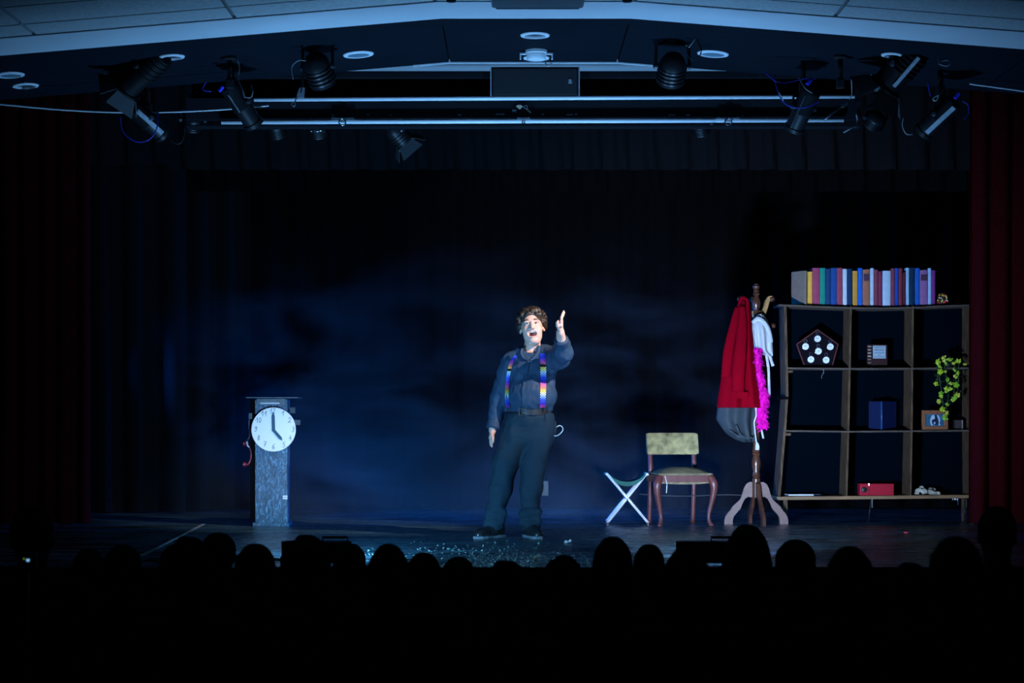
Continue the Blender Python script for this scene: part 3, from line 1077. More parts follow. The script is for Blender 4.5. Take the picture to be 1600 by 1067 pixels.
# clock: round white disc with handwritten numerals
YC = YP - .05
CC = P(427.5, 671, YC)
ck = thing('clock', CC + Vector((0, .02, 0)), 'round white wall clock with handwritten numerals, reading five', 'clock')
RC = 34.6 * YC / F
MB().lathe([(RC * .98, -.018), (RC, -.014), (RC, .012), (RC * .985, .016), (.002, .016)], Mdir(CC, (0, -1, 0)), 64).build(
    'dial', mat('white_dial', (.80, .82, .83), .5), ck, smooth='auto')
YD = YC - .0165
ink = mat('clock_ink', (.03, .07, .11), .6)
hnd = mat('clock_hand', (.008, .06, .11), .55)


def ribbon(pts, w, name, m, parent, y=YD, t=.0015):
    mb = MB()
    for a, b in zip(pts[:-1], pts[1:]):
        a, b = Vector((a[0], 0, a[1])), Vector((b[0], 0, b[1]))
        d = (b - a)
        if d.length < 1e-6:
            continue
        d.normalize()
        s_ = Vector((d.z, 0, -d.x)) * w / 2
        e = d * w * .3
        q = [a - e - s_, a - e + s_, b + e + s_, b + e - s_]
        mb.prism([Vector((p.x, y, p.z)) for p in q], (0, -t, 0))
    return mb.build(name, m, parent)


def hand(px0, py0, px1, py1, w, y):
    a, b = P(px0, py0, y), P(px1, py1, y)
    d = (b - a).normalized()
    s_ = Vector((d.z, 0, -d.x)) * w / 2
    L = (b - a).length
    q = [a - s_ * .95 - d * .008, a + s_ * .95 - d * .008, a + d * L * .76 + s_, b, a + d * L * .76 - s_]
    MB().prism(q, (0, -.004, 0)).build('hand', hnd, ck)


hand(427.5, 672.5, 426.6, 642.5, .027, YD - .001)
hand(427, 671.5, 441.6, 688.3, .026, YD - .004)
DIG = {'0': [[(.25, 1), (.05, .7), (.05, .3), (.25, 0), (.45, .3), (.45, .7), (.25, 1)]],
       '1': [[(0, .45), (.34, 1), (.34, 0)]],
       '2': [[(.03, .75), (.12, .97), (.35, .97), (.45, .75), (.35, .5), (.02, .03), (.5, .06)]],
       '3': [[(.05, .92), (.28, 1), (.45, .8), (.35, .58), (.18, .53), (.42, .42), (.46, .2), (.28, 0), (.03, .08)]],
       '4': [[(.32, 1), (.03, .4), (.5, .42)], [(.36, .66), (.32, 0)]],
       '5': [[(.45, .98), (.12, .96), (.09, .56), (.3, .62), (.46, .4), (.36, .08), (.06, .03)]],
       '6': [[(.42, 1), (.16, .7), (.05, .3), (.2, 0), (.42, .1), (.46, .32), (.3, .48), (.08, .32)]],
       '7': [[(.03, .95), (.47, .97), (.2, 0)], [(.1, .5), (.42, .52)]],
       '8': [[(.26, .54), (.07, .76), (.25, 1), (.44, .77), (.26, .54), (.06, .25), (.25, 0), (.46, .25), (.26, .54)]],
       '9': [[(.44, .72), (.26, 1), (.07, .75), (.22, .52), (.44, .7), (.42, .25), (.25, 0), (.06, .08)]]}
NUM = [('12', 425.4, 642.2), ('1', 442, 645.6), ('2', 452.2, 656.2), ('3', 457.6, 670.6), ('4', 453.2, 684.3), ('5', 443.2, 694.8),
       ('6', 427, 697.5), ('7', 413.5, 693.6), ('8', 403.8, 684), ('9', 399.4, 670), ('10', 403.6, 656.4), ('11', 412.2, 646.2)]
for s_, cx, cy in NUM:
    hgt = 7.8 * k_
    g0 = P(cx, cy, YD)
    mbn = MB()
    for i, ch in enumerate(s_):
        ox = (i - (len(s_) - 1) / 2) * .62 * hgt - .25 * hgt
        for st in DIG[ch]:
            pts = [(g0.x + ox + (u + .10 * v) * hgt, g0.z + (v - .5) * hgt) for u, v in st]
            for a, b in zip(pts[:-1], pts[1:]):
                a, b = Vector((a[0], YD, a[1])), Vector((b[0], YD, b[1]))
                d = (b - a).normalized()
                q = Vector((d.z, 0, -d.x)) * .0018
                mbn.prism([a - q - d * .0015, a + q - d * .0015, b + q + d * .0015, b - q + d * .0015], (0, -.001, 0))
    mbn.build('numeral', ink, ck)

# red telephone handset on a cord
hs = thing('telephone_handset', P(388, 690, YP), 'dark red telephone handset dangling on a cord left of the clock', 'telephone')
mr = mat('red_plastic', (.13, .006, .018), .35, spec=.5)
YH = YP + .02
path = [P(383, 694, YH), P(389, 697, YH), P(392.3, 707, YH), P(391.5, 718, YH), P(387.5, 725, YH), P(383, 726.5, YH)]
MB().tube(smooth_path(path, 5), [.012] * 26, 10).build('grip', mr, hs, smooth=True)
MB().lathe([(.010, 0), (.022, .012), (.024, .026), (.021, .03)], Mdir(P(385.5, 692.5, YH), (-1, 0, -.1)), 16).build('earpiece', mr, hs, smooth='auto')
MB().lathe([(.010, 0), (.022, .012), (.024, .026), (.021, .03)], Mdir(P(385.5, 726, YH), (-1, 0, .1)), 16).build('mouthpiece', mr, hs, smooth='auto')
MB().tube(smooth_path([P(389.5, 652, YH), P(389, 668, YH), P(390, 680, YH), P(387, 688, YH), P(388, 694, YH)], 6), .004, 6).build('cord', M_['gun_metal'], hs, smooth=True)
MB().tube(smooth_path([P(385.5, 690, YH - .02), P(387, 696, YH - .025), P(389.5, 699, YH - .02)], 4), .006, 6).build('wire_tie', M_['white_cable'], hs)

# ------------------------------------------------------------------ camp stool
YS = 15.0
cs_ = thing('camp_stool', P(980, 822, YS), 'folding camp stool with green cloth seat and crossed metal legs', 'stool')
zs0, zs1 = 0.012, Z(741, YS)
for dyy in (-.13, .13):
    Y2 = YS + .14 + dyy
    sh = .0 if dyy < 0 else .006
    for (xa, xb) in ((X(949, YS), X(1010, YS)), (X(1013, YS), X(949, YS))):
        o = MB().tube([(xa + sh, Y2 + (.012 if xa < xb else -.012), zs0 + .012), (xb + sh, Y2 + (.012 if xa < xb else -.012), zs1)], .0115, 12).build('leg', M_['alu'], cs_, smooth=True)
        MB().tube([(xa + sh, Y2 + (.012 if xa < xb else -.012), .002), (xa + sh + (xb - xa) * .03, Y2 + (.012 if xa < xb else -.012), zs0 + .018)], .0145, 10).build('rubber_foot', M_['black_plastic'], o)
MB().tube([((X(949, YS) + X(1013, YS)) / 2 - .004, YS - .03, (zs0 + zs1) / 2), ((X(949, YS) + X(1013, YS)) / 2, YS + .31, (zs0 + zs1) / 2)], .008, 8).build('pivot_rod', M_['steel'], cs_, smooth=True)
for xx in (X(948.5, YS), X(1011.5, YS)):
    MB().tube([(xx, YS - .015, zs1), (xx, YS + .30, zs1)], .011, 10).build('seat_bar', M_['alu'], cs_, smooth=True)
rings = []
nn = 17
for j in range(2):
    pass
sv = []
for i in range(nn):
    u = i / (nn - 1)
    x = X(951, YS) + (X(1009, YS) - X(951, YS)) * u
    sag = -.070 * (1 - (2 * u - 1) ** 2) ** .8
    z = zs1 + .004 + sag
    th = .012 + .02 * (1 - (2 * u - 1) ** 2)
    sv.append([Vector((x, YS - .005, z + .004)), Vector((x, YS + .14, z - .012)), Vector((x, YS + .29, z + .004)),
               Vector((x, YS + .29, z - th)), Vector((x, YS + .14, z - th - .012)), Vector((x, YS - .005, z - th))])
MB().ring_loft(sv).build('seat', mat('green_canvas', (.012, .12, .10), .8, noise=.3, nscale=40, bump=.3, bscale=150), cs_, smooth='auto')

# ------------------------------------------------------------------ upholstered chair
YCh = 14.9
MC = Matrix.Translation((X(1064, YCh), YCh + .20, 0)) @ Matrix.Rotation(math.radians(10), 4, 'Z')
ch = thing('dining_chair', (X(1064, YCh), YCh + .20, 0), 'old wooden dining chair with faded green upholstered back and seat', 'chair')
fab = mat('faded_brocade', (.40, .34, .15), .85, spec=.15, noise=.6, nscale=16, col2=(.13, .105, .055), bump=.2, bscale=80)
fab_seat = mat('faded_seat_brocade', (.22, .18, .09), .85, noise=.5, nscale=24, col2=(.10, .085, .045), bump=.2, bscale=80)
wd = M_['mahogany']
SW, SD, SH = .235, .21, .43
# cabriole front legs
for s_ in (-1, 1):
    pts = [(s_ * (SW - .022), -SD + .02, SH - .02), (s_ * (SW + .004), -SD - .004, SH - .075), (s_ * (SW + .005), -SD - .004, SH - .14),
           (s_ * (SW - .012), -SD + .01, SH - .24), (s_ * (SW - .03), -SD + .02, .10), (s_ * (SW - .03), -SD + .012, .045), (s_ * (SW - .015), -SD - .005, .012)]
    rs = [.034, .036, .029, .022, .016, .017, .020]
    sp_ = smooth_path(pts, 5)
    rr = list(np.interp(np.linspace(0, 6, len(sp_)), range(7), rs))
    MB(MC).tube(sp_, rr, 10).build('leg', wd, ch, smooth=True)
    MB(MC).ellipsoid((s_ * (SW - .015), -SD - .006, .013), (.022, .026, .013)).build('foot', wd, ch, smooth=True)
    pts = [(s_ * (SW - .045), SD + .035, .005), (s_ * (SW - .045), SD + .01, .2), (s_ * (SW - .045), SD - .01, SH - .02), (s_ * (SW - .045), SD + .0, SH + .12), (s_ * (SW - .045), SD + .04, SH + .30)]
    MB(MC).tube(smooth_path(pts, 4), .021, 8, flat=.8).build('back_post', wd, ch, smooth=True)
MB(MC).box((0, -SD + .012, SH - .035), (SW * 2, .026, .065), bev=.008).build('front_rail', wd, ch)
for s_ in (-1, 1):
    MB(MC).box((s_ * (SW - .02), .0, SH - .035), (.026, SD * 2 - .02, .06), bev=.006).build('side_rail', wd, ch)
MB(MC).box((0, SD - .01, SH - .035), (SW * 2 - .08, .026, .06), bev=.006).build('rear_rail', wd, ch)
sv = []
for j in range(11):
    v = j / 10
    y = -SD + .0 + v * (2 * SD - .02)
    ring = []
    wq = (SW - .005) * (1 - .10 * v)
    for i in range(15):
        u = -1 + 2 * i / 14
        dome = .052 * (1 - abs(u) ** 3) * (1 - abs(2 * v - 1) ** 3)
        ring.append(Vector((u * wq, y, SH - .004 + .012 + dome)))
    for i in range(15):
        u = 1 - 2 * i / 14
        ring.append(Vector((u * wq, y, SH - .07 - .012 * (1 - u * u))))
    sv.append(ring)
MB(MC).ring_loft(sv).build('seat_cushion', fab_seat, ch, smooth='auto')
# padded back panel, slightly curved
sv = []
for i in range(17):
    u = -1 + 2 * i / 16
    cx = u * .222
    yb = SD - .058 + .03 * (1 - u * u)
    rr_ = 1 - max(0, abs(u) - .88) / .12 * .16
    z0_, z1_ = SH + .155, SH + .155 + .185
    zc_ = (z0_ + z1_) / 2
    hh = (z1_ - z0_) / 2 * (rr_ ** .5)
    ring = []
    for k in range(14):
        a = 2 * PI * k / 14
        cy = abs(math.cos(a)) ** .45 * (1 if math.cos(a) > 0 else -1)
        sz = abs(math.sin(a)) ** .45 * (1 if math.sin(a) > 0 else -1)
        th = .028 if abs(u) < .97 else .02
        ring.append(Vector((cx, yb + th * cy + .22 * (zc_ + hh * sz - SH), zc_ + hh * sz)))
    sv.append(ring)
MB(MC).ring_loft(sv).build('back_cushion', fab, ch, smooth='auto')
MB(MC).tube([(-SW + .06, -SD - .004, SH - .01), (-SW + .075, -SD - .012, SH - .08), (-SW + .07, -SD - .012, SH - .15)], .003, 5).build('hanging_thread', M_['white_cable'], ch)

# thin pale cord behind chair and coat stand
cord = MB().tube(smooth_path([P(1000, 772, 15.28), P(1035, 774.5, 15.28), P(1080, 775, 15.28), P(1130, 773, 15.28), P(1180, 774.5, 15.28), P(1215, 776, 15.3)], 6), .0035, 5).build(
    'cord', mat('pale_cord', (.045, .05, .055), .6), None, loc=P(1110, 775, 15.28), smooth=True)
tag(cord, 'thin pale cord stretched between the chair and the coat stand', 'cord')

# ------------------------------------------------------------------ coat stand
YR = 15.22
RXc = X(1181.5, YR)
cr = thing('coat_stand', (RXc, YR, 0), 'turned wooden coat stand with four scrolled legs, hung with clothes', 'coat stand')
kk = YR / F


def zr(py):
    return Z(py, YR)


prof = [(.022, zr(778)), (.034, zr(777)), (.035, zr(750)), (.036, zr(748)), (.026, zr(746)), (.036, zr(743)), (.030, zr(740)), (.027, zr(736)),
        (.037, zr(728)), (.038, zr(722)), (.031, zr(715)), (.027, zr(712)), (.037, zr(709)), (.030, zr(706)), (.036, zr(704)), (.028, zr(701)),
        (.026, zr(690)), (.026, zr(520)), (.024, zr(498)), (.034, zr(490)), (.024, zr(486)), (.022, zr(484)), (.034, zr(477)), (.037, zr(473)), (.026, zr(466)),
        (.019, zr(462)), (.030, zr(459)), (.020, zr(456.5)), (.027, zr(454)), (.020, zr(452)), (.030, zr(449.5)), (.031, zr(447)), (.016, zr(445.5)), (.020, zr(444)), (.004, zr(442.5))]
MB().lathe(prof, Matrix.Translation((RXc, YR, 0)), 24).build('post', M_['walnut'], cr, smooth='auto')
# scrolled legs: outline traced in (radius, height), extruded to board thickness
out = [(.034, zr(753)), (.06, zr(753)), (.085, zr(756)), (.105, zr(763)), (.12, zr(773)), (.135, zr(780)), (.17, zr(786)), (.20, zr(791)), (.215, zr(796)), (.24, zr(801)),
       (.26, zr(807)), (.268, zr(813)), (.268, .0), (.198, .0), (.198, zr(812)), (.19, zr(807)), (.165, zr(801)), (.135, zr(795)), (.115, zr(786)), (.095, zr(779)), (.07, zr(776)), (.034, zr(777))]
for ang, mt in ((PI, M_['raw_wood']), (0.0, M_['raw_wood']), (-PI / 2 + .12, M_['walnut']), (PI / 2 + .1, M_['walnut'])):
    ca, sa = math.cos(ang), math.sin(ang)
    q = [Vector((RXc + r * ca, YR + r * sa, max(z, .001))) for r, z in out]
    nrm = Vector((-sa, ca, 0)) * .026
    mb = MB()
    mb.prism([p - nrm / 2 for p in q], nrm)
    mb.build('leg', mt, cr)
# hooks
for ang, lab in ((0.15, None), (PI - .2, None), (PI / 2 + .1, None)):
    ca, sa = math.cos(ang), math.sin(ang)
    q = [(.02, zr(496)), (.045, zr(497)), (.075, zr(492)), (.095, zr(482)), (.11, zr(472)), (.135, zr(467)), (.135, zr(462)), (.10, zr(463)), (.078, zr(469)), (.066, zr(478)), (.05, zr(485)), (.02, zr(486))]
    nrm = Vector((-sa, ca, 0)) * .03
    h_ = MB().prism([Vector((RXc + r * ca, YR + r * sa, z)) - nrm / 2 for r, z in q], nrm).build('hook', M_['light_wood'], cr)
    MB().ellipsoid((RXc + .135 * ca, YR + .135 * sa, zr(467)), (.026, .026, .024)).build('knob', M_['walnut'], h_, smooth=True)
MB().tube([(RXc, YR - .01, zr(508)), (RXc + .125, YR - .01, zr(509))], .011, 8).build('peg', M_['walnut'], cr)
MB().ellipsoid((RXc + .14, YR - .01, zr(509)), (.024, .024, .022)).build('peg_knob', M_['walnut'], cr, smooth=True)


def drape(levels, Y, n=64, pleats=7, amp=.02, seed=0, twist=0.0):
    """levels: (py, px left, px right, half depth). pleated closed loft"""
    r = np.random.default_rng(seed)
    ph = r.uniform(0, 6.28, 4)
    ys = [l[0] for l in levels]
    rings = []
    rows_ = np.linspace(ys[0], ys[-1], 30)
    for py in rows_:
        a = np.interp(py, ys, [l[1] for l in levels])
        b = np.interp(py, ys, [l[2] for l in levels])
        dpt = np.interp(py, ys, [l[3] for l in levels])
        t = (py - ys[0]) / (ys[-1] - ys[0])
        cx, hw = X((a + b) / 2, Y), (b - a) / 2 * Y / F
        ring = []
        for k in range(n):
            an = 2 * PI * k / n
            f = np.sin(pleats * an + ph[0] + twist * t) + .6 * np.sin((pleats * 2 - 3) * an + ph[1] + 2 * t) + .4 * np.sin(3 * an + ph[2] + 3 * t)
            rr_ = 1 + amp / max(dpt, .02) * f * (.35 + .65 * t) * abs(math.sin(an))
            ring.append(Vector((cx + hw * math.cos(an) * (1 + .06 * f * t * abs(math.sin(an))), Y + dpt * math.sin(an) * rr_, Z(py, Y))))
        rings.append(ring)
    return rings


YG = YR - .09
red = mat('red_wool', (.21, .0012, .008), .95, spec=.0, noise=.15, nscale=8, bump=.15, bscale=200)
ct = thing('red_coat', P(1156, 637, YG), 'bright red wool coat hanging on the coat stand', 'coat')
MB().ring_loft(drape([(467, 1156, 1170, .03), (474, 1152, 1172, .045), (492, 1147, 1173.5, .06), (520, 1141, 1175, .075), (560, 1132, 1179, .09), (600, 1125, 1184.5, .10), (626, 1121, 1188.5, .105), (637, 1120, 1190, .105)],
               YG, pleats=6, amp=.027, seed=4, twist=1.0)).build('body', red, ct, smooth=True)
sl = smooth_path([P(1160, 478, YG - .07), P(1160, 510, YG - .10), P(1157, 545, YG - .125), P(1154, 580, YG - .135), P(1153, 612, YG - .13)], 6)
MB().tube(sl, list(np.interp(np.linspace(0, 1, len(sl)), [0, .3, .7, 1], [.022, .045, .055, .052])), 16, flat=.55, up=(1, 0, 0)).build('sleeve', red, ct, smooth=True)
sl = smooth_path([P(1152, 480, YG - .02), P(1146, 510, YG - .06), P(1138, 550, YG - .075), P(1134, 590, YG - .08)], 6)
MB().tube(sl, list(np.interp(np.linspace(0, 1, len(sl)), [0, .3, .7, 1], [.02, .035, .045, .04])), 16, flat=.6, up=(1, 0, 0)).build('sleeve', red, ct, smooth=True)
MB().tube(smooth_path([P(1155, 472, YG - .03), P(1158, 466, YG - .045), P(1164, 465.5, YG - .05), P(1169, 470, YG - .03), P(1170, 484, YG - .02)], 5), .016, 10, flat=.6).build('collar', red, ct, smooth=True)
MB().box(P(1160, 617, YG - .115), (.10, .02, .055), bev=.008).build('pocket_flap', red, ct)

YQ = YR - .03
gs = thing('grey_garment', P(1150, 690, YQ), 'crumpled grey garment hanging out below the red coat', 'clothing')
gg = mat('grey_satin', (.03, .042, .05), .6, spec=.12, noise=.2, nscale=10)
rg = drape([(560, 1135, 1176, .05), (625, 1122, 1182, .065), (655, 1119, 1181, .07), (676, 1133, 1181, .065), (686, 1147, 1180, .05), (691, 1160, 1178, .02)], YQ, pleats=5, amp=.032, seed=9, twist=2.5)
MB().ring_loft(rg).build('cloth', gg, gs, smooth=True)
for k, (a, b) in enumerate((((1140, 672), (1176, 684)), ((1150, 664), (1170, 686)))):
    MB().tube(smooth_path([P(a[0], a[1], YQ - .075), P((a[0] + b[0]) / 2 - 3, (a[1] + b[1]) / 2 + 4, YQ - .085), P(b[0], b[1], YQ - .07)], 6), .012, 8).build('fold', gg, gs, smooth=True)

YA = YR - .06
ws = thing('white_shirt', P(1190, 560, YA), 'pale blue-white satin shirt hung on the right of the coat stand', 'shirt')
wsm = mat('white_satin', (.46, .48, .50), .45, spec=.3, noise=.12, nscale=12)
MB().ring_loft(drape([(491, 1184, 1192, .035), (500, 1176, 1199, .05), (512, 1174, 1203, .06), (530, 1177, 1206, .06), (547, 1179, 1208, .055), (556, 1196, 1208, .03), (558, 1199, 1206, .01)],
               YA, pleats=5, amp=.026, seed=12, twist=2)).build('body', wsm, ws, smooth=True)
MB().tube(smooth_path([P(1176, 505, YA - .05), P(1184, 498, YA - .07), P(1193, 503, YA - .07), P(1201, 516, YA - .06), P(1205, 535, YA - .05)], 6), .020, 10, flat=.6).build('rolled_collar', wsm, ws, smooth=True)
MB().tube(smooth_path([P(1200, 545, YA - .02), P(1204, 560, YA - .03), P(1208, 572, YA - .03)], 4), [.014] * 9, 8, flat=.5).build('sash', wsm, ws, smooth=True)
MB().tube(smooth_path([P(1197, 550, YA - .02), P(1201, 580, YA - .02), P(1202, 617, YA - .01)], 5), .012, 8, flat=.5).build('sash', wsm, ws, smooth=True)

# pink feather boa
YB = YR - .10
boa = thing('feather_boa', P(1190, 670, YB), 'fluffy hot pink feather boa hanging on the coat stand', 'feather boa')
pk = mat('hot_pink_feather', (.95, .008, .50), .8, spec=.1, noise=.3, nscale=60)
bp = smooth_path([P(1182, 546, YB), P(1184, 575, YB), P(1189, 600, YB), P(1193, 622, YB - .01), P(1190, 645, YB - .01), P(1192, 664, YB - .01)], 12)
mb = MB()
mb.tube(bp, .022, 8)
mb.build('core', pk, boa, smooth=True)
mb = MB()
for i in range(1500):
    p = bp[random.randrange(len(bp))] + Vector((random.gauss(0, .006), random.gauss(0, .006), random.gauss(0, .01)))
    d = Vector((random.gauss(0, 1), random.gauss(0, 1), random.gauss(-.3, .7))).normalized()
    L = random.uniform(.03, .068)
    w = d.orthogonal().normalized() * random.uniform(.003, .007)
    dr = Vector((0, 0, -.015))
    mb.add([p - w, p + w, p + d * L * .6 + w * 1.2, p + d * L + dr, p + d * L * .6 - w * 1.2], [(0, 1, 2, 3, 4)])
mb.build('plume', pk, boa, kind='stuff')
# white tie strap
YT = YR - .115
st = thing('white_strap', P(1181, 703, YT), 'thin white tie strap with flared end hanging below the red coat', 'strap')
MB().tube(smooth_path([P(1180.5, 630, YT), P(1181.5, 648, YT), P(1178.5, 660, YT), P(1180, 676, YT), P(1182, 692, YT)], 6), .007, 6, flat=.5).build('band', wsm, st, smooth=True)
MB().prism([P(1181, 691, YT), P(1184, 691, YT), P(1186.5, 698, YT), P(1186, 703, YT), P(1180, 703, YT), P(1180.5, 697, YT)], (0, .008, 0)).build('flared_end', wsm, st)
st2 = MB().tube(smooth_path([P(1187, 660, YT + .03), P(1190, 672, YT + .03), P(1193, 685, YT + .03)], 4), .009, 6, flat=.5).build('white_strap', wsm, None, loc=P(1190, 672, YT + .03), smooth=True)
tag(st2, 'short white ribbon end just below the pink boa', 'strap')

# ------------------------------------------------------------------ crooked bookcase
YB0, DP = 15.5, .30
bkc = thing('bookcase', P(1370, 816, YB0), 'crooked weathered wooden bookcase with nine open cells on thin legs', 'bookcase')
LEV = [478, 575.5, 673.5, 775]
VX = {'left': [1229, 1231.5, 1228, 1219.5], 'a': [1331, 1329.2, 1327, 1324], 'b': [1428, 1427, 1426, 1424], 'right': [1520, 1520, 1520, 1521]}


def upright(xs, r0, r1, th, name, m, extra=None):
    ya, yb = LEV[r0], LEV[r1]
    a, b = P(xs[r0], ya, YB0), P(xs[r1], yb, YB0)
    pts = [a, b]
    if extra:
        pts = [a, P(extra[0], extra[1], YB0), b]
    rings = []
    for p in pts:
        rings.append([p + Vector((-th, 0, 0)), p, p + Vector((0, DP, 0)), p + Vector((-th, DP, 0))])
    return MB().ring_loft(rings).build(name, m, bkc)


upright(VX['left'], 0, 2, .022, 'side_panel', M_['wood_old'], (1232, 618))
upright(VX['left'], 2, 3, .022, 'side_panel', M_['wood_old'])
MB().box(P(1228, 622, YB0 - .004) + Vector((-.005, .15, 0)), (.05, .315, .022), bev=.003).build('tape_band', M_['black_cloth'], bkc)
for r0 in range(3):
    for key in ('a', 'b'):
        upright(VX[key], r0, r0 + 1, .016, 'divider', M_['wood_old'])
    upright(VX['right'], r0, r0 + 1, .018, 'side_panel', M_['wood_old'])


def board(pts, th, name, m, d0=0.0, d1=None):
    d1 = DP if d1 is None else d1
    rings = []
    for px, py in pts:
        p = P(px, py, YB0)
        rings.append([p + Vector((0, d0, 0)), p + Vector((0, d0, -th)), p + Vector((0, d1, -th)), p + Vector((0, d1, 0))])
    return MB().ring_loft(rings).build(name, m, bkc)


board([(1217, 475.5), (1260, 477.5), (1330, 480), (1378, 480.6), (1430, 479.5), (1480, 477), (1522, 475.5)], .014, 'top_board', M_['wood_board'], d0=-.012, d1=DP + .02)
board([(1229, 574), (1330, 575), (1430, 574.6), (1521, 573.8)], .014, 'shelf', M_['wood_board'], d0=-.004)
board([(1226, 672), (1330, 673.3), (1430, 672.4), (1521, 671.4)], .014, 'shelf', M_['wood_board'], d0=-.004)
board([(1213, 776), (1240, 775.5), (1370, 774.4), (1522, 772.8)], .028, 'base_board', M_['wood_base'], d0=-.03)
for r_, px in ((1, 1234), (2, 1231), (1, 1517)):
    MB().box(P(px, LEV[r_] + 5, YB0 + .02), (.05, .03, .022), bev=.003).build('shelf_cleat', M_['wood_old'], bkc)
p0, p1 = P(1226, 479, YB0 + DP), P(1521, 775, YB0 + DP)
MB().box(((p0.x + p1.x) / 2, YB0 + DP + .01, (p0.z + p1.z) / 2), (p1.x - p0.x - .02, .008, p0.z - p1.z)).build('back_cloth', mat('haze_tinted_cloth', (.0008, .003, .006), .95, spec=.0), bkc)  # navy tint stands in for the blue haze before the cloth
# legs
for px, px2, w in ((1227, 1227, .034), (1518, 1518, .03)):
    a = P(px, 780, YB0 + .03)
    MB().box((a.x, YB0 + .03, a.z / 2), (w, .04, a.z), bev=.003).build('leg', M_['wood_old'], bkc)
for px, px2 in ((1361, 1357), (1508, 1507.6)):
    a, b = P(px, 780, YB0 + .02), P(px2, 816, YB0 + .02)
    b.z = .0
    MB().tube([b, a], .0075, 8).build('leg', M_['black_metal'], bkc, smooth=True)
    MB().box(a + Vector((.006, -.012, -.035)), (.010, .006, .07)).build('leg_plate', M_['steel'], bkc)
for px in (1489, 1493, 1496.5):
    MB().box(P(px, 779.5, YB0 - .01), (.014, .02, .025), bev=.003).build('clamp', M_['steel'], bkc)
MB().tube([P(1496.5, 781, YB0 - .01), P(1497, 789, YB0 - .01)], .004, 6).build('clamp_screw', M_['steel'], bkc)
for a in (1227, 1518):
    MB().box((P(a, 790, YB0).x, YB0 + .27, P(a, 780, YB0).z / 2), (.034, .04, P(a, 780, YB0).z), bev=.003).build('leg', M_['wood_old'], bkc)

# ------------------------------------------------------------------ books on the top board
page = mat('book_pages', (.55, .52, .46), .8)
Zx = lambda v: 1230 + v / 5.926
Zy = lambda v: 405 + v / 5.926
BK = [(190, 235, 115, (.80, .42, .07), 'short mustard yellow book next to the angled grey book', None),
      (235, 303, 80, (.36, .06, .12), 'thick rose red book, leftmost red of the row', None),
      (303, 356, 80, (.015, .25, .19), 'teal green book, the only green one in the row', None),
      (357, 405, 88, (.012, .05, .15), 'navy book right of the teal green book', None),
      (405, 462, 80, (.015, .07, .27), 'tall royal blue book left of a rose red book', None),
      (462, 513, 80, (.34, .06, .10), 'tall rose red book left of the first pale book', None),
      (515, 556, 90, (.55, .66, .78), 'first pale blue-white book from the left', None),
      (558, 604, 88, (.008, .035, .10), 'dark navy book between pale book and ochre book', None),
      (606, 655, 107, (.62, .30, .05), 'short ochre book in the left half of the row', None),
      (657, 698, 82, (.01, .13, .62), 'bright blue book right of the ochre book', None),
      (700, 768, 95, (.38, .15, .09), 'orange-brown book with dark label left of centre', (135, 200)),
      (770, 804, 82, (.48, .64, .80), 'narrow pale blue book right of the labelled brown book', None),
      (805, 843, 97, (.24, .05, .08), 'maroon book right of narrow pale blue book', None),
      (844, 880, 112, (.22, .035, .09), 'shorter maroon book left of the thick pale book', None),
      (884, 960, 107, (.46, .60, .76), 'thick pale blue book in the middle of the row', None),
      (961, 997, 85, (.26, .05, .08), 'maroon book right of the thick pale book', None),
      (998, 1032, 82, (.01, .07, .42), 'narrow blue book between two maroon books', None),
      (1033, 1068, 82, (.24, .035, .05), 'deep red book right of the narrow blue book', None),
      (1070, 1100, 122, (.10, .02, .045), 'shortest book, dark maroon, right half of row', None),
      (1101, 1131, 80, (.34, .60, .80), 'narrow sky blue book right of shortest maroon book', None),
      (1132, 1183, 78, (.006, .03, .075), 'tall dark navy book in the right half', None),
      (1185, 1228, 82, (.012, .12, .52), 'bright blue book left of the labelled purple-lit book', None),
      (1230, 1303, 100, (.30, .14, .34), 'purple-lit brown book with dark label near right end', (140, 198)),  # purple light is mixed into the orange-brown cover colour
      (1305, 1336, 82, (.40, .60, .85), 'pale blue book second from the right end', None),
      (1337, 1374, 103, (.20, .04, .24), 'purple-lit maroon book at the right end of row', None)]  # maroon cover with purple light put into its colour
YBk = YB0 + .04


def top_z(px):
    return Z(np.interp(px, [1217, 1260, 1330, 1378, 1430, 1480, 1522], [475.5, 477.5, 480, 480.6, 479.5, 477, 475.5]), YB0)


def make_book(x0, x1, z0, z1, y, dep, col, label, lab=None, R=None):
    m = mat('book_cover', col, .65, spec=.12, noise=.18, nscale=18)
    t = thing('book', ((x0 + x1) / 2, y, z0), label, 'book', 'books in a row on the bookcase top')
    c = Vector(((x0 + x1) / 2, y, z0))
    Mb = Matrix.Translation(c) @ (R or Matrix.Identity(4))
    w, h_ = x1 - x0 - .001, z1 - z0
    mb = MB(Mb)
    prof = []
    ns = 6
    outer = [Vector((w / 2, dep, 0)), Vector((w / 2, .008, 0))] + [Vector((w / 2 * math.cos(a), .008 - .008 * math.sin(a), 0)) for a in np.linspace(0, PI, ns)][1:-1] + [Vector((-w / 2, .008, 0)), Vector((-w / 2, dep, 0))]
    inner = [Vector((-w / 2 + .003, dep, 0)), Vector((-w / 2 + .003, .012, 0)), Vector((w / 2 - .003, .012, 0)), Vector((w / 2 - .003, dep, 0))]
    mb.prism(outer + inner, (0, 0, h_))
    mb.build('cover', m, t)
    MB(Mb).box((0, dep / 2 + .003, h_ / 2), (w - .006, dep - .012, h_ - .012)).build('pages', page, t)
    if lab:
        za, zb = lab
        MB(Mb).box((0, -.0008, (za + zb) / 2 - z0), (w * .80, .003, zb - za)).build('spine_label', mat('spine_label', (.06, .02, .05), .6), t)
    return t


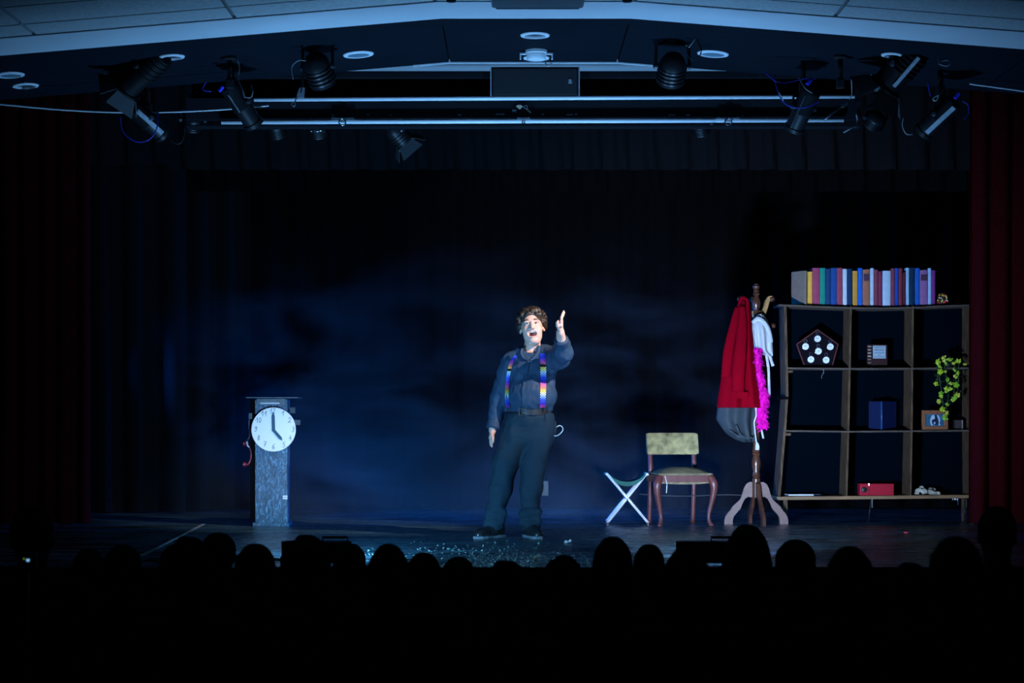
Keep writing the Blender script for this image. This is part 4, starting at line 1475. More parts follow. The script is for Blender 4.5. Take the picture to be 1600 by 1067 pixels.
for a, b, tp, col, lab, patch in BK:
    xa, xb = X(Zx(a), YBk), X(Zx(b), YBk)
    zb_ = max(top_z(Zx(a)), top_z(Zx(b))) + .001
    pl_ = None
    if patch:
        pl_ = (Z(Zy(patch[1]), YBk), Z(Zy(patch[0]), YBk))
    make_book(xa, xb, zb_, Z(Zy(tp), YBk), YBk, random.uniform(.14, .17), col, lab, pl_)
# angled grey book at the left end
xa = X(Zx(176), YBk)
R = Matrix.Rotation(math.radians(29), 4, 'Z')
make_book(xa - .014, xa + .014, top_z(1250) + .001, Z(Zy(106), YBk), YBk - .012, .19, (.23, .165, .105), 'grey-tan book standing at an angle at left end of row', None, R)

# colourful glass jar
jr = thing('candy_jar', P(1472, 476, YB0 + .08), 'small round jar of red, yellow and green sweets', 'jar')
cj = Vector((X(1472, YB0 + .08), YB0 + .08, top_z(1472)))
MB().lathe([(.03, 0), (.042, .015), (.047, .05), (.043, .085), (.032, .105), (.03, .112)], Matrix.Translation(cj), 18).build('jar', mat('dark_glass', (.05, .02, .02), .15), jr, smooth='auto')
cols = [mat('sweet_red', (.9, .03, .02), .4), mat('sweet_yellow', (.95, .6, .03), .4), mat('sweet_green', (.3, .6, .05), .4), mat('sweet_white', (.6, .6, .55), .4)]
for i in range(30):
    a, h_ = random.uniform(PI, 2 * PI), random.uniform(.014, .095)
    rr_ = np.interp(h_, [0, .015, .05, .085, .105], [.03, .042, .047, .043, .032])
    ci = 0 if h_ < .05 else 2
    MB().ellipsoid(cj + Vector((rr_ * math.cos(a), rr_ * math.sin(a), h_)), (.0075,) * 3, nu=7, nv=5).build('sweet', cols[random.choice([ci, ci, 0, 1, 1, 3])], jr, smooth=True)

# ------------------------------------------------------------------ things in the cells
def shelf_z(px, r_):
    ys = {1: ([1229, 1330, 1430, 1521], [574, 575, 574.6, 573.8]), 2: ([1226, 1330, 1430, 1521], [672, 673.3, 672.4, 671.4]), 3: ([1213, 1240, 1370, 1522], [776, 775.5, 774.4, 772.8])}[r_]
    return Z(np.interp(px, *ys), YB0)


# pentagon board with six pocket watches
YW = YB0 + .10
pent = [(1277, 515), (1309.5, 538), (1300, 572), (1257, 572), (1244.5, 538)]
pb = thing('watch_board', P(1278, 572, YW), 'dark pentagon board with red rim on the top shelf', 'display board')
z_s = shelf_z(1278, 1)
pp = [P(a, b, YW) for a, b in pent]
for p in pp:
    p.z = max(p.z, z_s + .001)
MB().prism(pp, (0, .02, 0)).build('panel', mat('dark_felt', (.006, .005, .008), .95, spec=.03), pb)
mrim = mat('red_rim', (.10, .012, .015), .6)
for i in range(5):
    if i == 2:
        continue
    a, b = pp[i], pp[(i + 1) % 5]
    MB().tube([a + Vector((0, -.004, 0)), b + Vector((0, -.004, 0))], .0055, 6).build('rim', mrim, pb)
wlab = {0: 'silver pocket watch at the top of the pentagon board', 1: 'silver pocket watch at the left corner of the pentagon board', 2: 'silver pocket watch at the right corner of the pentagon board',
        3: 'silver pocket watch in the middle of the pentagon board', 4: 'silver pocket watch at lower left of the pentagon board', 5: 'silver pocket watch at lower right of the pentagon board'}
wf = mat('watch_face', (.75, .78, .80), .4)
for i, (a, b) in enumerate([(1277.3, 529.3), (1258.6, 541.3), (1297.2, 541.7), (1278.6, 548.8), (1266.9, 561.7), (1290.6, 562.5)]):
    c = P(a, b, YW - .014)
    t = thing('pocket_watch', c + Vector((0, .01, 0)), wlab[i], 'pocket watch', 'pocket watches on the pentagon board')
    Mw = Mdir(c, (0, -1, 0))
    MB().lathe([(.024, -.012), (.032, -.008), (.034, 0), (.031, .006), (.027, .004)], Mw, 24, cap=True).build('case', mat('dark_chrome', (.10, .12, .15), .2, metal=.9), t, smooth='auto')
    MB().lathe([(.0275, .004), (.0275, .0075), (.002, .008)], Mw, 24).build('dial', wf, t, smooth='auto')
    MB().tube([c + Vector((.03 * math.cos(q), -.003, .03 * math.sin(q))) for q in np.linspace(PI * 1.05, PI * 1.6, 8)], .0035, 6).build('rim_glint', M_['chrome'], t, smooth=True)
    MB().tube([c + Vector((.013 * math.cos(q), -.002, .046 + .014 * math.sin(q))) for q in np.linspace(0, 2 * PI, 12)[:-1]], .003, 6, closed=True).build('bow', M_['gun_metal'], t, smooth=True)
    hb = MB()
    hb.box(c + Vector((-.006, -.0095, .004)), (.014, .0012, .003), R=Matrix.Rotation(.5, 3, 'Y'))
    hb.box(c + Vector((.004, -.0095, .003)), (.012, .0012, .003), R=Matrix.Rotation(-.4, 3, 'Y'))
    hb.build('hands', M_['black_plastic'], t)

# labelled dark book standing on the top shelf
YL = YB0 + .10
zl = shelf_z(1371, 1)
bx = thing('labelled_book', Vector((X(1371, YL), YL, zl)), 'thick dark red book with a pale printed label on its cover', 'book')
xa, xb = X(1361.5, YL), X(1387, YL)
zh = Z(538, YL)
mdk = mat('oxblood_leather', (.03, .007, .008), .6, spec=.2, noise=.3, nscale=40)
MB().box(((xa + xb) / 2, YL + .03, (zl + zh) / 2 + .001), (xb - xa, .06, zh - zl - .002), bev=.004).build('cover', mdk, bx)
MB().tube([(xa - .008, YL + .028, zl + .003), (xa - .008, YL + .028, zh - .003)], .026, 12, flat=.7).build('spine', mdk, bx, smooth='auto')
for k in range(7):
    zz = zl + .02 + k * (zh - zl - .03) / 6.3
    MB().box((xa - .016, YL + .004, zz), (.03, .012, .006 if k < 3 else .012), bev=.002).build('spine_band', mat('gold_band', (.35, .33, .26), .45, metal=.4), bx)
la, lb = P(1364, 560, YL - .002), P(1384, 540, YL - .002)
MB().box(((la.x + lb.x) / 2, YL - .001, (la.z + lb.z) / 2), (lb.x - la.x, .004, lb.z - la.z)).build('paper_label', mat('label_paper', (.30, .42, .50), .6), bx)
inkm = mat('print_ink', (.01, .02, .05), .7)
for s_, py, sz in (('MARRIAGE FOR', 542.6, .0135), ('PROUD', 547, .024), ('DICTIONARY', 551.4, .0145), ('AND', 554.8, .012), ('PSYCHOLOGY', 557.6, .0145)):
    text_mesh(s_, sz, Matrix.Translation(P(1374, py, YL - .0042)) @ Rf, 'print', inkm, bx)

# blue folder standing half open
YBf = YB0 + .07
bf = thing('blue_folder', Vector((X(1377, YBf), YBf, shelf_z(1377, 2))), 'tall dark blue cardboard folder standing open on middle shelf', 'folder')
mbl = mat('blue_card', (.003, .010, .055), .45, spec=.2)
z0, z1 = shelf_z(1377, 2) + .001, Z(627, YBf)
e = Vector((X(1377.5, YBf), YBf, 0))
l_ = Vector((X(1357.5, YBf + .08), YBf + .08, 0))
r_ = Vector((X(1400.5, YBf + .13), YBf + .13, 0))
MB().prism([e + Vector((0, 0, z0)), l_ + Vector((0, 0, z0)), l_ + Vector((0, 0, z1)), e + Vector((0, 0, z1))], (0.004, .008, 0)).build('front_cover', mbl, bf)
MB().prism([e + Vector((0, 0, z0)), r_ + Vector((0, 0, z0)), r_ + Vector((0, 0, z1)), e + Vector((0, 0, z1))], (-.004, .008, 0)).build('rear_cover', mbl, bf)
MB().tube([e + Vector((0, 0, z0)), e + Vector((0, 0, z1))], .010, 10).build('spine', mat('spine_highlight', (.015, .06, .20), .3), bf, smooth=True)  # brighter blue paints the edge highlight along the fold

# picture frame
YF = YB0 + .05
pf = thing('picture_frame', Vector((X(1460, YF), YF, shelf_z(1460, 2))), 'wooden frame with a blue photograph of two embracing figures', 'picture frame')
fa, fb, fz0, fz1 = X(1440, YF), X(1481, YF), shelf_z(1460, 2) + .001, Z(641, YF)
mfw = mat('frame_wood', (.28, .10, .035), .5, noise=.3, nscale=30)
wv = .034
for c_, d_ in ((((fa + fb) / 2, YF, fz0 + wv / 2), (fb - fa, .02, wv)), (((fa + fb) / 2, YF, fz1 - wv / 2), (fb - fa, .02, wv)),
               ((fa + wv / 2, YF, (fz0 + fz1) / 2), (wv, .02, fz1 - fz0 - 2 * wv)), ((fb - wv / 2, YF, (fz0 + fz1) / 2), (wv, .02, fz1 - fz0 - 2 * wv))):
    MB().box(c_, d_, bev=.003).build('frame_bar', mfw, pf)
MB().box(((fa + fb) / 2, YF + .005, (fz0 + fz1) / 2), (fb - fa - 2 * wv + .006, .006, fz1 - fz0 - 2 * wv + .006)).build('photograph', mat('photo_ground', (.04, .18, .30), .35, noise=.6, nscale=25), pf)
pale = mat('photo_pale', (.40, .55, .70), .4)
dark = mat('photo_dark', (.008, .02, .05), .4)


def flat_fig(pts, m, y):
    MB().prism([P(a, b, y) for a, b in pts], (0, .001, 0)).build('photo_figure', m, pf)


yy = YF + .001
flat_fig([(1456, 649), (1459, 648), (1461, 651), (1461, 656), (1459.5, 661), (1461, 664.5), (1455, 664.5), (1453.5, 660), (1453.5, 655)], pale, yy)
flat_fig([(1456, 656), (1461, 654), (1466, 655), (1467, 660), (1465, 664), (1458, 664), (1456, 660)], dark, yy - .0012)
flat_fig([(1460, 648), (1464, 648), (1464, 652), (1466, 655), (1461, 656), (1460.5, 652)], dark, yy - .0012)
flat_fig([(1464, 648.5), (1466, 648.5), (1468.5, 653), (1469, 658), (1468, 661), (1470, 664.5), (1466.5, 664.5), (1467, 660), (1466, 654.5)], pale, yy)
flat_fig([(1459, 660), (1461, 659), (1462, 661), (1459.5, 663.5)], pale, yy - .0024)
MB().prism([((fa + fb) / 2 - .02, YF + .012, fz0), ((fa + fb) / 2 + .02, YF + .012, fz0), ((fa + fb) / 2 + .02, YF + .012, fz1 - .04), ((fa + fb) / 2 - .02, YF + .012, fz1 - .04)], (0, .003, 0)).build('stand', mfw, pf)

# narrow box right of the frame
nb = thing('small_box', Vector((X(1498, YF + .06), YF + .06, shelf_z(1498, 2))), 'small dark box with one pale edge right of the picture frame', 'box')
MB().box((X(1496, YF + .08), YF + .08, shelf_z(1498, 2) + .043), (.06, .08, .085), bev=.003).build('body', mat('dark_box', (.03, .02, .02), .6), nb)
MB().box((X(1503.5, YF + .04), YF + .04, shelf_z(1498, 2) + .043), (.010, .02, .085), bev=.002).build('pale_edge', mat('pale_edge', (.25, .18, .16), .6), nb)

# red radio
YV = YB0 + .02
rd = thing('red_radio', Vector((X(1370, YV), YV, shelf_z(1370, 3))), 'small red box radio with round black dial on bottom shelf', 'radio')
ra, rb_, rz0, rz1 = X(1343.5, YV), X(1397, YV), shelf_z(1370, 3) + .001, Z(755.5, YV)
mrd = mat('red_lacquer', (.40, .008, .028), .55, spec=.2)
MB().box(((ra + rb_) / 2, YV + .06, (rz0 + rz1) / 2), (rb_ - ra, .12, rz1 - rz0), bev=.008).build('body', mrd, rd)
cd = P(1350, 765, YV - .001)
MB().lathe([(.024, 0), (.024, .006), (.018, .01), (.002, .01)], Mdir(cd, (0, -1, 0)), 20).build('dial', M_['black_plastic'], rd, smooth='auto')
for s_ in (-1, 1):
    MB().ellipsoid(cd + Vector((s_ * .024, -.006, 0)), (.005, .004, .005), nu=8, nv=5).build('dial_screw', M_['chrome'], rd, smooth=True)
MB().box(P(1357.5, 764.5, YV - .001), (.004, .004, rz1 - rz0 - .01)).build('seam', M_['black_plastic'], rd)
MB().box(P(1358.5, 756.8, YV - .004), (.012, .01, .02), bev=.002).build('latch', M_['chrome'], rd)
# white notebook lying flat
nbk = thing('notebook', Vector((X(1256, YB0), YB0 + .08, shelf_z(1256, 3))), 'thin white notebook lying flat on the bottom left shelf', 'notebook')
z0 = shelf_z(1256, 3) + .002
MB().box((X(1251, YB0), YB0 + .08, z0 + .009), (.22, .15, .012), R=Matrix.Rotation(.08, 3, 'Z'), bev=.002).build('pages', mat('notebook_white', (.62, .68, .75), .5), nbk)
MB().box((X(1274, YB0), YB0 + .12, z0 + .011), (.10, .10, .012), R=Matrix.Rotation(.3, 3, 'Z'), bev=.002).build('cover_flap', mat('notebook_dark', (.03, .045, .08), .5), nbk)
# crumpled cloth
cl = SDF(P(1425, 776, YB0 - .02) - Vector((0, .02, 0)), P(1480, 752, YB0) + Vector((0, .26, 0)), .008)
z0 = shelf_z(1450, 3)
for a, b, dy_, r0_ in ((1436, 766, .06, .022), (1444, 768, .05, .026), (1452, 768, .07, .026), (1461, 770, .06, .020), (1440, 762, .10, .02), (1456, 765, .12, .025), (1433, 771, .05, .014), (1466, 771, .05, .014)):
    c = P(a, b, YB0 + dy_)
    cl.ell(c, (r0_ * 1.3, r0_, r0_ * .8), k=.01)
g = np.stack(cl.grid(), -1)
cl.f += .010 * vnoise(g * 90, 3)
cl.f = np.maximum(cl.f, z0 + .002 - g[..., 2])
co = cl.build('crumpled_cloth', mat('cream_cloth', (.52, .50, .40), .8, noise=.3, nscale=30), None, loc=(X(1450, YB0), YB0 + .08, z0))
tag(co, 'crumpled cream cloth lying on the bottom right shelf', 'cloth')

# hanging thread under the watch board
ht = MB().tube(smooth_path([P(1286, 577, YB0 - .008), P(1287, 582, YB0 - .008), P(1284.5, 586, YB0 - .008), P(1283.5, 591, YB0 - .008)], 5), .003, 5).build('thread', M_['grey_cable'], None, loc=P(1285, 577, YB0 - .008), smooth=True)
tag(ht, 'loose grey thread hanging below the watch board shelf', 'thread')

# trailing plant
YPl = YB0 - .03
pt = thing('trailing_plant', Vector((X(1484, YPl), YB0 + .06, shelf_z(1484, 1))), 'trailing artificial plant with yellow-green leaves on right shelf', 'plant')
zpl = shelf_z(1484, 1)
MB().lathe([(.04, 0), (.055, .05), (.058, .06), (.05, .062)], Matrix.Translation((X(1484, YB0), YB0 + .07, zpl + .001)), 16).build('pot', M_['black_plastic'], pt, smooth='auto')
stems = [[(1484, 567, .05), (1470, 566, 0), (1467, 582, -.02), (1470, 605, -.03), (1474, 635, -.03), (1477, 655, -.03)],
         [(1484, 567, .05), (1476, 562, 0), (1478, 590, -.03), (1482, 610, -.03), (1479, 640, -.03)],
         [(1484, 567, .05), (1490, 566, 0), (1494, 585, -.02), (1492, 605, -.03), (1489, 622, -.03)],
         [(1484, 567, .05), (1497, 562, .0), (1498, 575, -.02), (1497, 605, -.03), (1493, 625, -.03)],
         [(1484, 567, .05), (1475, 560, .02), (1468, 563, -.01), (1465, 590, -.02), (1464, 600, -.02)]]
mst = mat('plant_stem', (.03, .08, .012), .6)
for st_ in stems:
    MB().tube(smooth_path([P(a, b, YB0 + c_) for a, b, c_ in st_], 5), .003, 5).build('stem', mst, pt)
LV = [(1466, 565, 1.2), (1476, 560.5, 1.3), (1484, 561, 1.15), (1497.5, 563.5, 1.1), (1508, 568.5, .7), (1468, 572, .9), (1469, 581, 1.2), (1477, 580, .7), (1492, 578, .8), (1497, 583, .8), (1493, 588, .9), (1480.5, 593, .9),
      (1462.5, 599.5, .9), (1486, 598.5, 1.0), (1494, 601.3, 1.15), (1480, 607, 1.2), (1485, 607.5, .8), (1470.5, 614, 1.0), (1470.5, 618.5, .9), (1496, 617, 1.1), (1491, 621.5, 1.0), (1489, 625, .9), (1467, 627, .95), (1480, 631.5, .8),
      (1473, 639, 1.15), (1480, 645.5, .9), (1477, 652, 1.2), (1478, 612, .6), (1490, 567, .7), (1478, 568, .6)]
lf = [mat('leaf_lime', (.46, .62, .03), .5), mat('leaf_yellow_green', (.55, .60, .06), .5), mat('leaf_green', (.26, .50, .03), .5)]


def leaf_mesh():
    vs_, fs_ = [(0, 0, .004)], []
    n = 15
    for k in range(n):
        a = 2 * PI * k / n
        r_ = .027 * (.86 + .14 * math.cos(5 * a))
        vs_.append((r_ * math.cos(a), r_ * math.sin(a), .008 * math.cos(5 * a) - .004))
    vs_.append((0, 0, -.002))
    for k in range(n):
        fs_.append((0, 1 + k, 1 + (k + 1) % n))
        fs_.append((n + 1, 1 + (k + 1) % n, 1 + k))
    return vs_, fs_


for i, (a, b, s_) in enumerate(LV):
    c = P(a, b, YB0 - .045)
    Rl = Mdir(c, (random.uniform(-.5, .5), -1, random.uniform(-.1, .9)), random.uniform(0, 6)) @ Matrix.Diagonal((s_, s_ * random.uniform(.7, 1), s_, 1))
    mb = MB(Rl)
    mb.add(*leaf_mesh())
    mb.build('leaf', lf[i % 3], pt, smooth='auto')
mb = MB()
for st_ in stems:
    for p in smooth_path([P(a, b, YB0 + c_) for a, b, c_ in st_], 7):
        for _ in range(2):
            q = p + Vector((random.gauss(0, .02), random.gauss(0, .012), random.gauss(0, .012)))
            u = Vector((random.gauss(0, 1), random.gauss(0, .5), random.gauss(0, 1))).normalized() * .012
            v = u.orthogonal().normalized() * .006
            mb.add([q - u, q - v, q + u, q + v], [(0, 1, 2, 3)])
mb.build('small_leaves', mat('leaf_dark', (.025, .07, .012), .6), pt, kind='stuff')

# ------------------------------------------------------------------ the performer
YM = 13.54


def q(px, py, dy=0.0):
    return np.array(P(px, py, YM + dy))


FLZ = 0.0
skin = mat('skin', (.66, .37, .28), .55, spec=.3, noise=.12, nscale=30)
skin.node_tree.nodes['Principled BSDF'].inputs['Subsurface Weight'].default_value = .08
skin.node_tree.nodes['Principled BSDF'].inputs['Subsurface Radius'].default_value = (.02, .008, .005)
shirt_m = mat('black_shirt', (.020, .044, .082), .65, spec=.2, noise=.15, nscale=20, bump=.1, bscale=60)
trou_m = mat('black_trousers', (.016, .034, .050), .8, spec=.12, noise=.15, nscale=20)
hair_m = mat('dark_brown_hair', (.034, .020, .013), .5, spec=.5, noise=.6, nscale=90)

# head frame: columns right (viewer), front, up
HO = q(831, 511.5, -.03)
pitch, roll, yaw = math.radians(10), math.radians(-5), math.radians(3)
Rh = Matrix.Rotation(yaw, 3, 'Z') @ Matrix.Rotation(roll, 3, 'Y').inverted() @ Matrix.Rotation(pitch, 3, 'X').inverted()
# local (u right, v front, w up) -> world: u=+X, v=-Y, w=+Z, then tilt back
B0 = Matrix(((1, 0, 0), (0, -1, 0), (0, 0, 1)))
tilt = Matrix.Rotation(-pitch, 3, 'X')
rollm = Matrix.Rotation(-math.radians(6), 3, 'Y')
Hm = np.array(rollm @ tilt @ B0)
HS = 1.06


def hd(u, v, w):
    return HO + Hm @ (np.array((u, v, w)) * HS)


def hr(*r):
    return tuple(x * HS for x in r)


sh_r, el_r, wr_r = q(862, 565, .0), q(879, 551, -.24), q(875.5, 519, -.40)
sh_l, el_l, wr_l = q(796, 567, .0), q(780, 622, .04), q(769.5, 672, -.02)
lo = q(735, 845, -.62)
hi = q(895, 475, .26)
lo[2] = -.02
body = SDF(lo, hi, .0052)


def torso(s, g, k=.04):
    s.ell(q(829, 584), (.172 + g, .115 + g, .16 + g), k=k)
    s.ell(q(830, 618, -.02), (.180 + g, .150 + g, .15 + g), k=k)
    s.ell(q(828, 655, -.0), (.172 + g, .135 + g, .12 + g), k=k)
    s.cap(q(801, 563), q(857, 561), .058 + g, .058 + g, k)
    s.cap(q(815, 552), q(845, 551), .05 + g * .6, .05 + g * .6, k)


torso(body, -.008)
body.chain([sh_r, el_r, wr_r], [.056, .046, .030], .03)
body.chain([sh_l, el_l, wr_l], [.054, .043, .029], .03)
hip_l, kn_l, an_l = q(808, 668), q(787, 748, -.02), q(772, 818, .0)
hip_r, kn_r, an_r = q(846, 668), q(834, 748, -.02), q(829, 816, .0)
body.chain([hip_l, kn_l + np.array((0, .02, 0)), an_l], [.082, .048, .038], .03)
body.chain([hip_r, kn_r + np.array((0, .02, 0)), an_r], [.082, .048, .038], .03)
body.cap(an_l, q(757, 834, -.08), .042, .03, .02)
body.cap(an_r, q(836, 834, -.08), .042, .03, .02)
# neck
body.cap(q(831, 556, .02), hd(0, -.02, -.06), .062, .058, .03)
# skull, face, jaw
body.ell(hd(0, -.012, .040), hr(.076, .094, .082), Hm, .02)
body.ell(hd(0, .022, -.022), hr(.070, .070, .088), Hm, .03)
body.ell(hd(0, .030, -.078), hr(.058, .052, .042), Hm, .03)
for s_ in (-1, 1):
    body.ell(hd(s_ * .038, .056, -.030), hr(.028, .028, .030), Hm, .02)     # cheek
    body.ell(hd(s_ * .030, .078, .030), hr(.026, .014, .010), Hm, .012)     # brow
body.ell(hd(0, .062, -.108), hr(.026, .022, .018), Hm, .02)                 # chin
body.ell(hd(0, .030, -.112), hr(.045, .045, .022), Hm, .02)
for s_ in (-1, 1):
    body.ell(hd(s_ * .031, .101, .010), hr(.019, .014, .010), Hm, .010, 'sub')   # eye socket
body.cap(hd(0, .088, .020), hd(0, .111, -.024), .0085 * HS, .0125 * HS, .010)
for s_ in (-1, 1):
    body.ell(hd(s_ * .013, .100, -.027), hr(.009, .010, .008), Hm, .006)
# lips and open laughing mouth
lip = [hd(.038 * math.cos(t), .088 - .014 * abs(math.cos(t)) ** 2, -.066 + .020 * math.sin(t) + .009 * math.cos(t) ** 2) for t in np.linspace(0, 2 * PI, 15)]
body.chain(lip, [.0062] * 15, .008)
body.ell(hd(0, .095, -.066), hr(.0325, .038, .0185), Hm, .005, 'sub')
# ears
for s_ in (-1, 1):
    Re = np.array(Matrix(Hm.tolist()) @ Matrix.Rotation(s_ * .35, 3, 'Z'))
    body.ell(hd(s_ * .083, -.006, -.006), hr(.009, .020, .033), Re, .008)
    body.ell(hd(s_ * .094, .000, -.004), hr(.006, .010, .018), Re, .006, 'sub')


# hands
def fing(pts, rs):
    body.chain(pts, rs, .006)


# raised hand: seen edge-on, fingers up, thumb towards viewer's left
body.chain([wr_r, q(876, 508, -.42)], [.030, .030], .02, flat=((1, 0, 0), .62))
body.cap(q(876, 508, -.36), q(876.5, 501, -.37), .018, .016, .015)
body.cap(q(876, 508, -.46), q(876.5, 501, -.46), .018, .016, .015)
for i, (dy_, xx, tip) in enumerate(((-.475, 875, 494.0), (-.448, 877.0, 488.5), (-.42, 878.5, 486.2), (-.392, 879.5, 488))):
    fing([q(876.2, 503, dy_), q(877.2, 497.5, dy_ - .004), q((xx + 879.5) / 2, (497.5 + tip) / 2, dy_), q(xx + 2.2, tip, dy_ + .006)], [.0100, .0098, .0090, .0072])
fing([q(873.5, 514, -.44), q(871, 509, -.47), q(870.5, 504.5, -.485), q(872, 501.5, -.49)], [.014, .0115, .0105, .008])
# hanging hand
body.chain([wr_l, q(768, 683, -.03)], [.027, .031], .02, flat=((1, 0, 0), .6))
body.cap(q(767.5, 684, -.06), q(767.5, 684, .0), .017, .016, .02)
for i, (dy_, ln) in enumerate(((-.062, 9.5), (-.038, 11.2), (-.014, 10.8), (.008, 8.5))):
    fing([q(767.5, 686.5, dy_), q(766.6, 686.5 + ln * .4, dy_), q(767, 686.5 + ln * .75, dy_ + .002), q(768.6, 686.5 + ln, dy_ + .004)], [.0100, .0098, .009, .0074])
fing([q(768.5, 679, -.055), q(770, 684, -.08), q(770, 689, -.088), q(769.5, 692, -.086)], [.014, .0115, .010, .008])

man = body.build('person', skin, None, loc=(X(808, YM), YM, 0), relax=1)
tag(man, 'laughing performer in black shirt and rainbow suspenders, one arm raised', 'person')


# face details
def part(mb, name, m, smooth=True, label=None):
    return mb.build(name, m, man, smooth=smooth, label=label)


RH3 = Matrix(Hm.tolist())
eye_w = mat('eye_white', (.75, .73, .72), .3)
eye_d = mat('eye_dark', (.05, .03, .02), .2)
for s_ in (-1, 1):
    part(MB().ellipsoid(hd(s_ * .031, .081, .0085), hr(.0155, .011, .0045), RH3), 'eye', eye_w)
    part(MB().ellipsoid(hd(s_ * .031, .0905, .0085), hr(.0055, .003, .0045), RH3), 'iris', eye_d)
    lid = [hd(s_ * .031 + .017 * u, .087 - .006 * u * u, .0135 - .005 * u * u) for u in np.linspace(-1, 1, 7)]
    part(MB().tube(lid, .0032, 6), 'eyelid', mat('lash', (.10, .05, .035), .6))
    brow = [hd(s_ * .031 + .021 * u, .090 - .007 * u * u, .032 + .004 * (1 - u * u) - s_ * 0 - .002 * abs(u)) for u in np.linspace(-1, 1, 7)]
    part(MB().tube(brow, [.003, .0045, .0048, .0048, .0045, .004, .002], 6), 'eyebrow', hair_m)
part(MB().ellipsoid(hd(0, .064, -.067), hr(.033, .012, .021), RH3), 'mouth', mat('mouth_inside', (.06, .008, .012), .5))
tz = [hd(.027 * u, .084 - .013 * u * u, -.0515 + .005 * u * u) for u in np.linspace(-1, 1, 9)]
part(MB().tube(tz, .0042, 6), 'teeth', mat('teeth', (.80, .78, .74), .3))
part(MB().ellipsoid(hd(0, .076, -.081), hr(.019, .010, .005), RH3), 'tongue', mat('tongue', (.35, .07, .08), .4))

# hair: curly cap
hs_ = SDF(hd(0, 0, .03) - .20, hd(0, 0, .06) + .20, .005)
hs_.ell(hd(0, -.024, .056), hr(.098, .106, .088), Hm, .01)
for s_ in (-1, 1):
    hs_.ell(hd(s_ * .085, -.030, .022), hr(.026, .055, .052), Hm, .02)
for i in range(150):
    a, b = random.uniform(0, 2 * PI), random.uniform(-.25, 1.0)
    cb = math.sqrt(max(0, 1 - b * b))
    u, v, w = .100 * cb * math.cos(a), -.024 + .104 * cb * math.sin(a), .050 + .090 * b
    if v > .035 and w < .075:
        continue
    hs_.ell(hd(u, v, w), hr(*(random.uniform(.012, .022) for _ in range(3))), Hm, .006)
hs_.ell(hd(0, .115, .005), hr(.070, .085, .075), Hm, .008, 'sub')
hs_.ell(hd(0, .10, -.06), hr(.088, .135, .085), Hm, .008, 'sub')
g = np.stack(hs_.grid(), -1)
hs_.f += .0035 * vnoise(g * 150, 5)
hair = hs_.build('hair', hair_m, man, relax=0)
mb = MB()
for i in range(320):
    a, b = random.uniform(0, 2 * PI), random.uniform(-.35, 1.0)
    cb = math.sqrt(max(0, 1 - b * b))
    u, v, w = .105 * cb * math.cos(a), -.024 + .108 * cb * math.sin(a), .050 + .094 * b
    if v > .03 and w < .085 + random.uniform(-.008, .012):
        continue
    p = Vector(hd(u, v, w))
    d = (p - Vector(hd(0, -.02, .04))).normalized()
    t1 = d.orthogonal().normalized()
    t2 = d.cross(t1)
    rr_ = random.uniform(.006, .012)
    ph = random.uniform(0, 6)
    pts = [p + (t1 * math.cos(ph + k * .9) + t2 * math.sin(ph + k * .9)) * rr_ + d * (.0035 * k - .006) for k in range(6)]
    mb.tube(pts, [.0022, .0028, .0028, .0025, .002, .001], 4)
mb.build('hair_curls', hair_m, man, smooth=True)

# trousers
tr = SDF(q(735, 840, -.3) * np.array((1, 1, 0)) + np.array((0, 0, .02)), q(890, 640, .28), .007)
tr.ell(q(829, 655, .0), (.186, .150, .13), k=.03)
tr.ell(q(826, 680, .02), (.190, .145, .11), k=.03)
tr.chain([hip_l + np.array((.01, 0, 0)), q(789.5, 725, -.01), q(781.5, 765, -.01), q(774, 800, .0), q(771.5, 823, .0)], [.112, .094, .082, .074, .076], .03)
tr.chain([hip_r + np.array((-.01, 0, 0)), q(833.5, 725, -.01), q(830, 765, -.01), q(828, 800, .0), q(828.5, 821, .0)], [.112, .094, .079, .068, .068], .03)
for (a, b, c_) in ((771, 818, .012), (828, 815, .012), (776, 806, .008), (829, 804, .008)):
    tr.cap(q(a - 12, b, -.05), q(a + 12, b - 5, -.05), .03, .026, .03)
# crease between the legs
tr.cap(q(812, 684, -.15), q(809.5, 738, -.10), .014, .036, .012, 'sub')
g = np.stack(tr.grid(), -1)
gs_ = g * np.array((30, 30, 9), np.float32)
gs2 = g * np.array((12, 12, 42), np.float32)
zz = g[..., 2]
low = np.clip((.42 - zz) / .4, 0, 1)
tr.f += (.0055 * vnoise(gs_, 21) + (.003 + .007 * low) * vnoise(gs2, 22)).astype(np.float32)
tr.f = np.maximum(tr.f, zz - Z(645, YM))
tr.f = np.maximum(tr.f, .055 - zz)
trousers = tr.build('trousers', trou_m, man, relax=1)

# shirt with sleeves
sh = SDF(q(750, 668, -.52), q(897, 508, .28), .006)
torso(sh, .012, .05)
sh.chain([sh_r + np.array((-.005, 0, 0)), el_r, el_r + (wr_r - el_r) * .52], [.080, .069, .050], .04)
sh.chain([sh_l, el_l + np.array((0, 0, 0)), el_l + (wr_l - el_l) * .80], [.072, .062, .047], .04)
# bulk of the sleeve above the raised elbow
sh.cap(q(876, 560, -.14), q(880, 535, -.27), .066, .045, .03)
sh.cap(q(858, 556, -.03), q(872, 560, -.12), .08, .075, .04)
g = np.stack(sh.grid(), -1)
sh.f += (.0060 * vnoise(g * np.array((22, 22, 30), np.float32), 31) + .0042 * vnoise(g * np.array((55, 40, 34), np.float32), 32)).astype(np.float32)
# open neck and tucked hem
fa = sh.f
sh.ell(q(829, 540, -.03), (.066, .085, .062), k=.01, op='sub')
sh.f = np.maximum(sh.f, np.where(g[..., 0] > X(788, YM), Z(643, YM) - g[..., 2], -1))
shirt = sh.build('shirt', shirt_m, man, relax=1)
